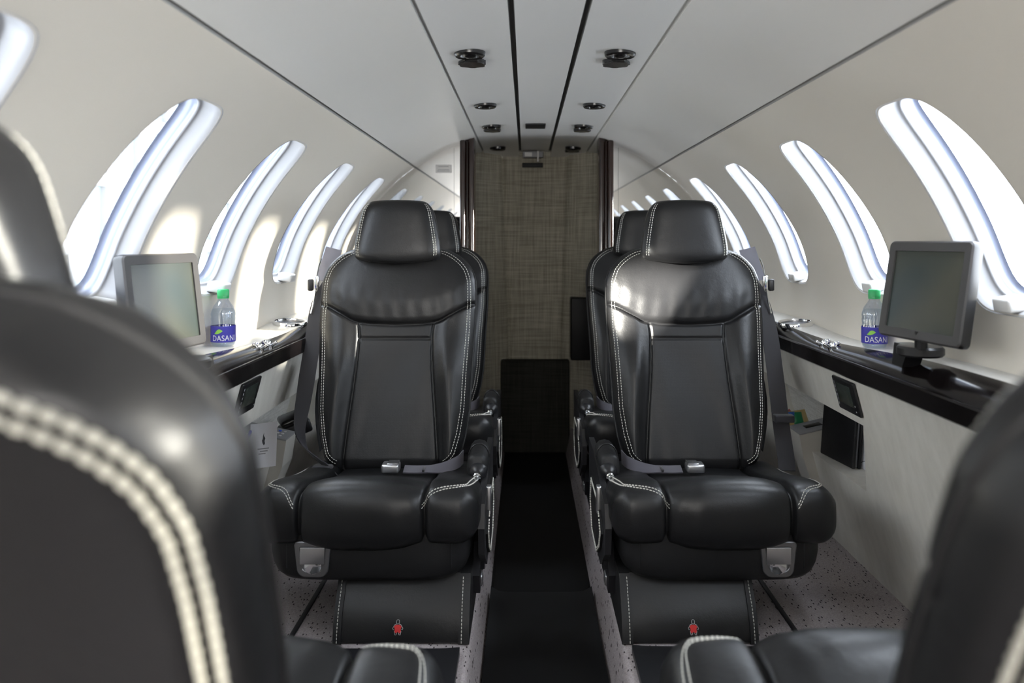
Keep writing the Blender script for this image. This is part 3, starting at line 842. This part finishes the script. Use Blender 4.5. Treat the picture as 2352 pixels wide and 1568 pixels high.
def back_disp(x, v):
    ax = np.abs(x)
    pv = padv(x); ix = ins_x(v)
    up = ss(-.004, .075, v - pv) * .6 + .4 * ss(-.002, .02, v - pv)
    d = 0.017 * up * (1 - .45 * ss(.05, .22, v - pv)) - .012 * up * (ax / .22) ** 4
    low = 1 - ss(-.012, .006, v - pv)
    q = np.clip((ax - ix) / np.maximum(bhw(v) - ix, .02), 0, 1)
    bol = np.sin(np.pi * np.clip(q, 0, 1) ** .85) * .026 * (0.5 + .5 * ss(.42, .25, v)) * ss(-.01, .045, ax - ix)
    d = d + low * bol
    d = d - low * (1 - ss(-.02, .0, ax - ix)) * .004 * (1 - (ax / .12) ** 2)
    g = lambda dist, w, a: a * np.exp(-(dist / w) ** 2)
    gr = np.maximum(g(seg_dist(x, v, PADSEAM), .0042, .011), low * g(seg_dist(x, v, STRIP), .0035, .006) * (ax < .115))
    gr = np.maximum(gr, (v < .42) * g(seg_dist(ax, v, INS), .0036, .009))
    d = d - gr
    # soft creases running down the insert, drawn in towards the seam
    d = d + .0012 * np.sin(x * 95 + 3 * v * 9) * ss(.12, .0, v) * (ax < ix) + .0030 * np.sin(x * 26 + v * 15 + .6) * low * (1 - ss(-.05, -.01, ax - ix)) * ss(.38, .30, v)
    d = d + .0011 * np.sin(x * 140 + np.sin(v * 21) * 1.2) * up * ss(.13, .0, v - pv) * ss(.0, .02, v - pv)
    return d
TF, TB, NE = .052, .050, 4.2
def back_y(x, v, front=True):
    h = bhw(v); t = np.clip(np.abs(x) / h, 0, 1)
    e = (1 - t ** NE) ** (1 / NE)
    endcap = np.minimum(1, np.sqrt(np.clip((.652 - v) / .035, 0.0, 1)) ) * .85 + .15
    endb = np.sqrt(np.clip((v + .004) / .04, 0, 1))
    if front:
        return -(TF * endcap * np.minimum(1, .3 + .7 * endb) * e) - back_disp(x, v) * ss(0, .5, e) * np.minimum(endcap, 1)
    return TB * endcap * np.minimum(1, .3 + .7 * endb) * e

def outline(inset, n=260):
    vs = np.concatenate([np.linspace(.012, .60, 160), np.linspace(.602, .652, 70)])
    P = np.stack([bhw(vs), vs], 1)
    t = np.gradient(P, axis=0); t /= np.linalg.norm(t, axis=1)[:, None]
    return P + np.stack([-t[:, 1], t[:, 0]], 1) * inset
def surf_path(P, sgn, front=True):
    pts, nr = [], []
    for x, v in P:
        if x < .02 or v < .006 or v > .649: continue
        e = .002; X = sgn * x; yy = float(back_y(X, v, front))
        dx = (float(back_y(X + e, v, front)) - float(back_y(X - e, v, front))) / (2 * e)
        dv = (float(back_y(X, v + e, front)) - float(back_y(X, v - e, front))) / (2 * e)
        nrm = Vector((dx, -1, dv)).normalized() if front else Vector((-dx, 1, -dv)).normalized()
        pts.append(Vector((X, yy, v))); nr.append(nrm)
    return pts, nr

CX0, CX1 = -.268, .246
CPROF = spline([(.20, .268), (.10, .278), (0, .296), (-.10, .320), (-.165, .334), (-.215, .337), (-.240, .329), (-.251, .308), (-.254, .275), (-.250, .245), (-.235, .228), (-.20, .222), (-.05, .222)], 120)
CT = np.gradient(CPROF, axis=0); CT /= np.linalg.norm(CT, axis=1)[:, None]
CN = np.stack([CT[:, 1], -CT[:, 0]], 1)              # outward: up on the top, forward on the nose
if CN[10, 1] < 0: CN = -CN
def cush(x, k):
    """point on the cushion skin at cross position x and profile sample k (float)"""
    i = min(int(k), 118); f = k - i
    p = CPROF[i] * (1 - f) + CPROF[i + 1] * f; n = CN[i] * (1 - f) + CN[i + 1] * f
    q = k / 119
    sl, sr = -.128 - .018 * math.sin(min(q, .6) * 2.6), .136
    top = 1 - float(ss(.62, .74, q))
    d = 0.0
    inside = sl < x < sr
    m = (sl + sr) / 2; hwid = (sr - sl) / 2
    nose = float(ss(.38, .55, q)) * (1 - float(ss(.85, 1, q)))
    if inside: d += (.006 + .016 * nose) * (1 - abs((x - m) / hwid) ** 3)
    else:
        u = (sl - x) / (sl - CX0) if x < sl else (x - sr) / (CX1 - sr)
        d += (.016 * (1 - q) + .003) * (1 - abs(2 * min(max(u, 0), 1) ** .8 - 1) ** 3)
    d -= .012 * (1 - float(ss(.80, .92, q))) * (math.exp(-((x - sl) / .0048) ** 2) + math.exp(-((x - sr) / .0048) ** 2))
    if inside: d += .0012 * math.sin(x * 120 + q * 25) * nose * max(0, 1 - (x - sl) / .1)
    Rr = .048
    for edge in (x - CX0, CX1 - x):
        if edge < Rr: d -= Rr * (1 - math.sqrt(max(0, 1 - (1 - edge / Rr) ** 2))) * (.55 if q < .4 else .55 + .45 * min(1, (q - .4) / .15))
    return Vector((x, p[0] + n[0] * d, p[1] + n[1] * d)), Vector((0, n[0], n[1]))

RECL, HINGE = R(15), Vector((0, .20, .255))
HR_OFF = Vector((0, -.070, .682))
def pose_back(seat, recline, hr=HR_OFF, hr_tilt=.45):
    for ch in seat_parts[seat.name]:
        nm = ch.name.split('.')[0]
        rm = Matrix.Rotation(-recline, 3, 'X')
        if nm == 'backrest': ch.rotation_euler = (-recline, 0, 0); ch.location = HINGE
        elif nm == 'headrest': ch.location = HINGE + rm @ hr; ch.rotation_euler = (-recline * hr_tilt, 0, 0)
        elif nm in ('shoulder_belt', 'belt_guide', 'belt_clip'):
            ch.rotation_euler = (-(recline - RECL), 0, 0); ch.location = HINGE
seat_parts = {}

def build_seat(m):
    global MIR
    MIR = m
    root = empty('cabin_armchair')
    # --- backrest
    nu, nv = 150, 180
    us = np.sin(np.linspace(-1, 1, nu) * math.pi / 2) * .35 + np.linspace(-1, 1, nu) * .65
    ub = np.linspace(1, -1, 40)[1:-1]
    vs = np.concatenate([np.linspace(0, .60, 150), np.linspace(.603, .652, 30)])
    V = []
    for v in vs:
        h = float(bhw(v))
        xf = us * h; yf = back_y(xf, np.full(nu, v)); V += [(a, b, v) for a, b in zip(xf, yf)]
        xb = ub * h; yb = back_y(xb, np.full(len(ub), v), False); V += [(a, b, v) for a, b in zip(xb, yb)]
    n = nu + len(ub)
    F = grid_faces(n, nv, True)
    F += [tuple(range(n)), tuple((nv - 1) * n + i for i in range(n))]
    br = mesh_obj('backrest', V, F, 'leather', root, loc=HINGE, rot=(-RECL, 0, 0))
    # perforated insert lying on the centre of the back
    V = []; na, nb = 40, 80
    for v in np.linspace(.02, .362, nb):
        w = float(ins_x(v)) - .006
        for a in np.linspace(-1, 1, na):
            x = a * w; ed = min(1, (1 - abs(a)) * 6)
            V.append((x, float(back_y(np.array(x), np.array(v))) - .0008 * ed, v))
    mesh_obj('backrest_insert', V, grid_faces(na, nb), 'leather_perf', br)
    for sgn in (-1, 1):
        mb = MB()
        for ins in (.015, .023):
            p, nr = surf_path(outline(ins), sgn); dashes(mb, p, nr)
        mb.build('stitching', 'thread', br, smooth=False)
        mb = MB()
        for ins in (.015, .0240):
            p, nr = surf_path(outline(ins), sgn, False); dashes(mb, p, nr, .009, .0012, .0032, .0006)
        mb.build('rear_stitching', 'cord', br, smooth=False)
    # piping cord round the edge
    P = outline(.001)
    pts = [Vector((x, -.002, v)) for x, v in P[::4]]
    for sgn in (-1, 1): MB().tube([(sgn * p.x, p.y - .012, p.z) for p in pts], .0035, 6).build('piping', 'leather_dark', br)
    # --- headrest
    nu, nv = 72, 44; V = []
    zs = np.sin(np.linspace(-1, 1, nv) * math.pi / 2) * .082
    for j, z in enumerate(zs):
        q = (z + .082) / .164
        hw = .128 - .030 * q ** 1.4 - .010 * max(0, (q - .8) / .2) ** 2
        r = max(0.02, 1 - abs(2 * q - 1) ** 5) ** (1 / 5)
        hw *= .82 + .18 * r
        tf, tb = .050 * (.2 + .8 * r), (.046 - .020 * (1 - q)) * (.2 + .8 * r)
        for i in range(nu):
            a = 2 * math.pi * i / nu; ca, sa = math.cos(a), math.sin(a)
            x = hw * math.copysign(abs(ca) ** .42, ca); y = math.copysign(abs(sa) ** .55, sa)
            y = y * (tb if y > 0 else tf)
            if y < 0: y -= .006 * (1 - (x / hw) ** 2)
            zz = z - .018 * (1 - (x / .128) ** 2) * (1 - q) ** 1.5 + .004 * (1 - (x / .1) ** 2) * q ** 3
            V.append((x, y, zz))
    F = grid_faces(nu, nv, True) + [tuple(range(nu)), tuple((nv - 1) * nu + i for i in range(nu))]
    hd = mesh_obj('headrest', V, F, 'leather', root, loc=HINGE + Matrix.Rotation(-RECL, 3, 'X') @ HR_OFF, rot=(-RECL * .45, 0, 0))
    for sgn in (-1, 1):
        mb = MB()
        for k in (.865, .915):
            pts, nr = [], []
            for z in np.linspace(-.072, .076, 40):
                q = (z + .082) / .164; hw = .128 - .030 * q ** 1.4 - .010 * max(0, (q - .8) / .2) ** 2
                r = max(0.02, 1 - abs(2 * q - 1) ** 5) ** .2; hw *= .82 + .18 * r
                sa = (1 - k ** (2 / .42)) ** .5; y = -(sa ** .55) * .050 * (.2 + .8 * r) - .006 * (1 - k * k)
                x = k * hw
                pts.append(Vector((sgn * x, y, z - .018 * (1 - (x / .128) ** 2) * (1 - q) ** 1.5))); nr.append(Vector((sgn * .6, -.8, 0)))
            dashes(mb, pts, nr, .0052, .002, .0009, .0010)
        mb.build('headrest_stitching', 'thread', hd, smooth=False)
    MB().box((-.05, .005, -.115), (.05, .030, -.055), .008).build('headrest_support', 'black_plastic', hd)
    # --- seat cushion
    nu, nv = 150, 110; V = []
    xs = CX0 + (CX1 - CX0) * (.5 + .5 * (np.sin(np.linspace(-1, 1, nu) * math.pi / 2) * .3 + np.linspace(-1, 1, nu) * .7))
    for k in np.linspace(0, 119, nv):
        for x in xs: V.append(tuple(cush(float(x), float(k))[0]))
    F = grid_faces(nu, nv)
    # close the sides and back down to the underside
    n0 = len(V)
    sides = [[j * nu for j in range(nv)], [j * nu + nu - 1 for j in range(nv)]]
    for s_ in sides:
        c = len(V); V.append((V[s_[0]][0], 0.0, .262)); F += [(s_[j], s_[j + 1], c) for j in range(nv - 1)]
    cu = mesh_obj('seat_cushion', V, F, 'leather', root)
    # double stitch round each side wing
    for x0, xe, dirn in ((-.136, CX0 + .022, -1), (.142, CX1 - .022, 1)):
        mb = MB()
        for off in (0, .008):
            pts, nr = [], []
            path = [(x0 + dirn * .004, 76 - off * 150), (x0 + dirn * .022, 72 - off * 150), ((x0 + xe) / 2, 70 - off * 150), (xe - dirn * .016, 68 - off * 150), (xe + dirn * .001 - dirn * off * .8, 60 - off * 60), (xe + dirn * .006 - dirn * off, 40), (xe + dirn * .006 - dirn * off, 10)]
            for x, k in spline(path, 90):
                p, nn = cush(float(x), float(min(max(k, 0), 118))); pts.append(p); nr.append(nn)
            dashes(mb, pts, nr, .0055, .002, .0009, .0012)
        mb.build('cushion_stitching', 'thread', cu, smooth=False)
    # --- skirt below the cushion
    V = []; nu = 72
    lv = [(.242, 0), (.225, 0), (.19, .0), (.165, .004), (.145, .012), (.133, .024), (.128, .045)]
    for z, ins in lv:
        for i in range(nu):
            a = 2 * math.pi * i / nu; ca, sa = math.cos(a), math.sin(a)
            x = -.012 + (.236 - ins) * math.copysign(abs(ca) ** .34, ca); y = -.02 + (.218 - ins * .7) * math.copysign(abs(sa) ** .34, sa)
            V.append((x, y, z))
    F = grid_faces(nu, len(lv), True) + [tuple(range(nu)), tuple((len(lv) - 1) * nu + i for i in range(nu))]
    sk = mesh_obj('skirt', V, F, 'leather_dark', root, sharp=60)
    for x in (-.205, .165): MB().tube([(x, -.2375, .166), (x, -.2385, .18), (x, -.2385, .225)], .0012, 6).build('skirt_seam', 'black_plastic', sk)
    # recessed pull handle
    hx, hz = .106, .187
    def hpoly(w, h, r1, r2, dx=0, dz=0):
        pts = []
        for cx, cz, rr, a0 in ((w - r1, h - r1, r1, 0), (-w + r1, h - r1, r1, 90), (-w * .86 + r2, -h + r2, r2, 180), (w * .86 - r2, -h + r2, r2, 270)):
            for k in range(8): pts.append((hx + dx + cx + rr * math.cos(R(a0 + 90 * k / 7)), hz + dz + cz + rr * math.sin(R(a0 + 90 * k / 7))))
        return pts
    def hl(specs, cap=True):
        V = [];
        for w, h, r1, r2, y in specs: V += [(a, y, b) for a, b in hpoly(w, h, r1, r2)]
        F = grid_faces(32, len(specs), True)
        if cap: F.append(tuple((len(specs) - 1) * 32 + i for i in range(32)))
        return V, F
    V, F = hl([(.041, .040, .009, .02, -.236), (.041, .040, .009, .02, -.242), (.039, .038, .008, .019, -.2435), (.030, .029, .005, .016, -.2435), (.029, .028, .005, .016, -.2415)])
    ph_ = mesh_obj('pull_handle', V, F, 'dull_metal', root, sharp=30)
    MB().box((hx - .028, -.2465, hz - .010), (hx + .028, -.2415, hz + .028), .0015).build('handle_flap', 'metal', ph_)
    MB().lathe([(0, 0), (.010, .0008), (.017, .0028), (.020, .0055)], 24, (0, 0, 0), mtx=Matrix.Translation((hx, -.2415 - .005, hz - .016)) @ Matrix.Scale(1.0, 4) @ Matrix.Rotation(R(-90), 4, 'X')).build('finger_cup', 'chrome', ph_)
    # --- pedestal with a life vest mark
    prof_ = [(-.252, .006), (-.250, .020), (-.243, .045), (-.228, .075), (-.205, .105), (-.185, .135), (.10, .135), (.10, 0.001), (-.246, .001)]
    pd = empty_part('pedestal', root)
    MB().prism(prof_, -.222, .040, 'x').build('base_front', 'leather', pd, sharp=50)
    p2 = [(a - .006 if a < 0 else a, b) for a, b in prof_]
    for x0, x1 in ((-.246, -.222), (.040, .058)): MB().prism(p2, x0, x1, 'x').build('base_border', 'leather_dark', pd, sharp=50)
    for x in (-.229, .049):
        mb = MB()
        pts = [Vector((x, a - .0062, b)) for a, b in prof_[:6]]; dashes(mb, pts, [Vector((0, -1, .5))] * 6, .0055, .002, .0009, .0008)
        mb.build('base_stitching', 'thread', pd, smooth=False)
    ex, ez = -.086, .034
    def on_front(px, pz):
        z = ez + pz; y = np.interp(z, [p[1] for p in prof_[:6]], [p[0] for p in prof_[:6]]); return (ex + px, float(y) - .0012, z)
    V, F = [], []
    body = [(-.0045, .008), (.0045, .008), (.009, .004), (.0065, .0), (.0075, -.006), (.004, -.009), (.0, -.006), (-.004, -.009), (-.0075, -.006), (-.0065, 0), (-.009, .004)]
    mesh_obj('life_vest_mark', [on_front(0, 0)] + [on_front(*p) for p in body], [(0, i + 1, (i + 1) % 11 + 1) for i in range(11)], 'red', pd, smooth=False)
    mb = MB()
    mb.tube([Vector(on_front(.0034 * math.cos(a), .0135 + .0042 * math.sin(a))) for a in np.linspace(0, 2 * math.pi, 14)], .0005, 5)
    for sg in (-1, 1):
        mb.tube([Vector(on_front(sg * a, b)) for a, b in ((.003, .0095), (.007, .008), (.0115, .001), (.010, -.002), (.0085, -.0005))], .0005, 5)
        mb.tube([Vector(on_front(sg * a, b)) for a, b in ((.0075, -.005), (.006, -.012), (.0035, -.012), (.002, -.008))], .0005, 5)
    mb.build('mark_outline', 'silver_ink', pd, smooth=False)
    # rear pedestal block under the seat
    MB().box((-.22, -.12, .0), (.035, .16, .14), .01).build('seat_frame', 'black_plastic', root)
    # --- inboard armrest, lever and side trim
    V = []
    sec = [(-.026, -.085), (-.028, -.012), (-.025, .010), (-.015, .020), (0, .023), (.013, .020), (.022, .010), (.024, -.012), (.022, -.085)]
    yy = [(-.008, .72), (-.004, .9), (.004, .98), (.016, 1), (.12, 1), (.155, .95), (.168, .7)]
    for y, q in yy:
        for a, b in sec: V.append((-.246 + a * q, y, .338 + b * (q if b > 0 else 1)))
    F = grid_faces(9, len(yy), True) + [tuple(range(9)), tuple((len(yy) - 1) * 9 + i for i in range(9))]
    am = mesh_obj('armrest', V, F, 'leather_dark', root, sharp=70)
    MB().lathe([(.0, -.034), (.009, -.034), (.016, -.028), (.022, -.012), (.024, .02)], 28, (-.252, .0, .318), 'y').build('pivot_cap', 'black_plastic', am)
    MB().lathe([(0, -.0435), (.004, -.043), (.0045, -.041), (.007, -.041), (.0078, -.0385), (.010, -.037), (.0105, -.033)], 20, (-.250, .0, .312), 'y').build('pivot_bolt', 'chrome', am)
    MB().tube([(-.252 + .0265 * math.cos(a), .03, .345 + .0335 * math.sin(a)) for a in np.linspace(0, math.pi, 12)], .002, 6).build('armrest_seam', 'leather', am)
    st = MB().prism([(-.16, .285), (.14, .33), (.30, .33), (.30, .16), (.16, .11), (-.05, .10), (-.17, .17), (-.185, .235)], -.277, -.262, 'x').build('side_trim', 'black_plastic', root, sharp=20)
    flap = [(-.10, .235), (-.02, .262), (.15, .262), (.18, .19), (.12, .125), (-.02, .118), (-.10, .16), (-.135, .205)]
    MB().prism(flap, -.283, -.276, 'x').build('side_pocket', 'leather_dark', st, sharp=20)
    mb = MB(); pts = [Vector((-.2835, a, b)) for a, b in flap + flap[:1]]
    cen = Vector((-.2835, .02, .19))
    for q in (.96, .90): dashes(mb, [cen + (p - cen) * q for p in pts], [Vector((-1, 0, 0))] * len(pts), .0055, .002, .0010, .0008)
    mb.build('pocket_stitching', 'thread', st, smooth=False)
    MB().box((-.288, -.075, .232), (-.275, -.052, .300), .004).build('recline_lever', 'metal', root)
    MB().prism([(-.10, .05), (.20, .05), (.22, .10), (.14, .16), (-.06, .16), (-.12, .10)], -.262, -.245, 'x').build('frame_cover', 'black_plastic', root, smooth=False)
    MB().box((-.266, -.06, .048), (-.252, -.02, .075), .005).build('floor_latch', 'metal', root)
    MB().prism([(-.08, .10), (.02, .11), (.05, .16), (-.10, .16)], -.272, -.262, 'x').build('latch_guard', 'black_plastic', root, smooth=False)
    # --- lap belt and buckle
    P = spline([(-.205, .105, .325), (-.190, .080, .316), (-.150, .062, .307), (-.095, .052, .306), (-.055, .048, .308)], 30)
    wd = [Vector((0, .35 + .65 * min(1, i / 18), .9 - .65 * min(1, i / 18))) for i in range(30)]
    lb = MB().ribbon(P, wd, .036, .003).build('lap_belt', 'strap', root)
    MB().box((.000, .022, .302), (.046, .066, .326), .006, Matrix.Translation((-.045, 0, .0)) @ Matrix.Rotation(0, 4, 'X')).build('buckle', 'metal', lb)
    MB().box((-.043, .024, .3258), (-.015, .064, .3285), .001).build('buckle_plate', 'chrome', lb)
    MB().box((-.11, .034, .304), (-.104, .066, .3105), .001).build('belt_keeper', 'strap_black', lb)
    # --- shoulder belt on the window side (pivots with the back)
    iv = -HINGE
    if m > 0:
        path = [(.205, .385, .80), (.232, .345, .74), (.250, .305, .64), (.258, .265, .50), (.262, .23, .38), (.262, .19, .30), (.255, .16, .272)]
        w0 = [(1, -.1, 0)] * 40
    else:
        path = [(.205, .385, .80), (.238, .335, .72), (.248, .29, .60), (.258, .24, .46), (.258, .195, .39), (.235, .155, .34), (.175, .128, .300), (.150, .12, .288)]
        w0 = [Vector((1, -.1, 0)).lerp(Vector((.75, .1, .75)), min(1, max(0, (i - 18) / 10))) for i in range(40)]
    P = [Vector(p) + iv for p in spline(path, 40)]
    sb = MB().ribbon(P, [Vector(w) for w in w0], .046, .003).build('shoulder_belt', 'strap_black', root, loc=HINGE)
    if m > 0: MB().box((.235, .195, .395), (.289, .225, .415), .003).build('belt_loop', 'strap_black', sb, loc=iv)
    else: MB().box((.150, .115, .272), (.205, .145, .296), .006).build('belt_end', 'strap_black', sb, loc=iv)
    V = []
    for j, t in enumerate(np.linspace(0, 1, 10)):
        for a in (-1, -.33, .33, 1):
            V.append(Vector((.205 + .028 * t + a * .024, .372 - .012 * t + .004 * a * a, .880 - .098 * t + .006 * a)) + iv)
    mesh_obj('belt_guide', V, grid_faces(4, 10), 'guide', root, loc=HINGE)
    bc = MB().box((.236, .318, .760), (.252, .326, .800), .003).tube([Vector((.244, .322, .800)), Vector((.240, .330, .83)), Vector((.235, .34, .85))], .003, 8).tube([Vector((.246, .322, .76)), Vector((.252, .318, .72)), Vector((.258, .312, .69))], .0028, 8)
    bc.v = [Vector(v) + iv for v in bc.v]
    bo = bc.build('belt_clip', 'chrome', root, loc=HINGE)
    MB().box((.253, .316, .755), (.270, .332, .790), .005).build('clip_cover', 'black_plastic', bo, loc=iv)
    # back pocket netting on the window side of the back
    V = [Vector((.216 + .018 * math.sin(b * math.pi), .25 + .11 * a + .12 * b * .3, .30 + .26 * b)) for b in np.linspace(0, 1, 8) for a in np.linspace(0, 1, 4)]
    mesh_obj('side_net', V, grid_faces(4, 8), 'mesh_black', root)
    MIR = 1
    return root

def empty_part(name, parent):
    o = empty(name); o.parent = parent; return o

GRP = 'black leather cabin seats'
def register(o): seat_parts[o.name] = [c for c in SC.objects if c.parent == o]; return o
SR = register(build_seat(1)); SL = register(build_seat(-1))
SR.location = (.417, 2.05, FZ); SL.location = (-.417, 2.05, FZ)
tag(SR, 'black leather cabin seat facing the camera right of the aisle, front row', 'seat', GRP)
tag(SL, 'black leather cabin seat facing the camera left of the aisle, front row', 'seat', GRP)
for src, x, lab in ((SR, .417, 'black leather seat mostly hidden behind the right front row seat'), (SL, -.417, 'black leather seat mostly hidden behind the left front row seat')):
    c = register(copy_tree(src)); c.location = (x, 2.805, FZ); tag(c, lab, 'seat', GRP)
for src, x, lab, up, rc, hr in ((SL, .397, 'blurred black seat back close to the camera at the right edge', .034, 27, Vector((-.02, 0, -.02))),
                                (SR, -.416, 'blurred black seat back with bold stitching close to the camera at the left edge', .024, 23, Vector((.012, 0, -.055)))):
    c = register(copy_tree(src)); c.location = (x, .83, FZ + up); c.rotation_euler = (0, 0, math.pi)
    tag(c, lab, 'seat', GRP)
    pose_back(c, R(rc), HR_OFF + hr)
    for ch in [x for x in seat_parts[c.name] if x.name.split('.')[0] == 'belt_clip']:      # stowed out of sight on these two
        for g in list(ch.children): bpy.data.objects.remove(g)
        seat_parts[c.name].remove(ch); bpy.data.objects.remove(ch)

# ------------------------------------------------------------------ outside the left windows
bd = empty('hangar_building', (-9, 14, 0)); tag(bd, 'pale hangar facade with blue green glass outside the left window', 'building')
M['facade'] = pm('pale_facade', (0.11, 0.11, 0.11), 0.6); M['facade_glass'] = pm('aqua_glass', (0.058, 0.072, 0.077), 0.5)
MB().box((-.2, -10, -2), (.2, 12, 5), 0).build('facade_wall', 'facade_glass', bd, smooth=False, mirror=False)
mb = MB()
for i in range(16): mb.box((.2, -10 + i * 1.4, -2), (.32, -9.8 + i * 1.4, 5))
for j in range(6): mb.box((.19, -10.1, -2.03 + j * 1.4), (.30, 12.1, -1.75 + j * 1.4))
mb.build('facade_grid', 'facade', bd, smooth=False, mirror=False)

# ------------------------------------------------------------------ light
w = bpy.data.worlds.new('daylight'); SC.world = w; w.use_nodes = True
nt = w.node_tree; bg = nt.nodes['Background']
bg.inputs['Color'].default_value = (0.845, 0.915, 1.0, 1)
tc = nt.nodes.new('ShaderNodeTexCoord'); sx = nt.nodes.new('ShaderNodeSeparateXYZ'); mr = nt.nodes.new('ShaderNodeMapRange')
nt.links.new(tc.outputs['Generated'], sx.inputs['Vector']); nt.links.new(sx.outputs['X'], mr.inputs['Value'])
mr.inputs['From Min'].default_value = -1; mr.inputs['From Max'].default_value = 1       # overcast sky, brighter to starboard
mr.inputs['To Min'].default_value = 6.5; mr.inputs['To Max'].default_value = 15
nt.links.new(mr.outputs['Result'], bg.inputs['Strength'])
def area(name, loc, rot, sx, sy, power, col=(1, 1, 1)):
    ld = bpy.data.lights.new(name, 'AREA'); ld.shape = 'RECTANGLE'; ld.size = sx; ld.size_y = sy; ld.energy = power; ld.color = col
    o = bpy.data.objects.new(name, ld); COL.objects.link(o); o.location = loc; o.rotation_euler = rot; return o
# fill lamp added behind the camera to brighten the cabin; no door is modelled
area('door_daylight', (-.1, -1.15, 1.22), (R(104), 0, 0), 1.1, .5, 20, (1, .98, .95))
# ------------------------------------------------------------------ camera
cam = bpy.data.cameras.new('camera'); co = bpy.data.objects.new('camera', cam); COL.objects.link(co)
co.location = (CAMX, 0, CAMZ); co.rotation_euler = (R(90), 0, 0)
cam.sensor_width = 36; cam.lens = 36 * 1850 / 2352
cam.shift_x = -32 / 2352; cam.shift_y = -229 / 2352
cam.clip_start = .02
cam.dof.use_dof = True; cam.dof.focus_distance = 2.15; cam.dof.aperture_fstop = 3.2
SC.camera = co
# low sun through the starboard windows, falling on the port wall between its windows
sun = bpy.data.lights.new('sun', 'SUN'); sun.energy = 11; sun.angle = R(3.0); sun.color = (1, .95, .82)
su = bpy.data.objects.new('sun', sun); COL.objects.link(su)
su.rotation_euler = (Vector((.76, 2.0, 1.08)) - Vector((-.80, 2.285, .85))).to_track_quat('Z', 'Y').to_euler()
# a shaft of sun coming in through a left-hand window on to the right front seat
tgt = Vector((.295, 2.29, .865)); src_ = Vector((-.74, 1.43, 1.09)); d = (src_ - tgt).normalized()
sl = bpy.data.lights.new('sun_shaft', 'SPOT'); sl.energy = 26000; sl.spot_size = R(2.4); sl.spot_blend = .5; sl.shadow_soft_size = .05; sl.color = (1, .95, .84)
so = bpy.data.objects.new('sun_shaft', sl); COL.objects.link(so)
so.location = tgt + d * 5; so.rotation_euler = d.to_track_quat('Z', 'Y').to_euler()

SC.view_settings.view_transform = 'Standard'
SC.view_settings.look = 'None'
SC.view_settings.exposure = 0.40
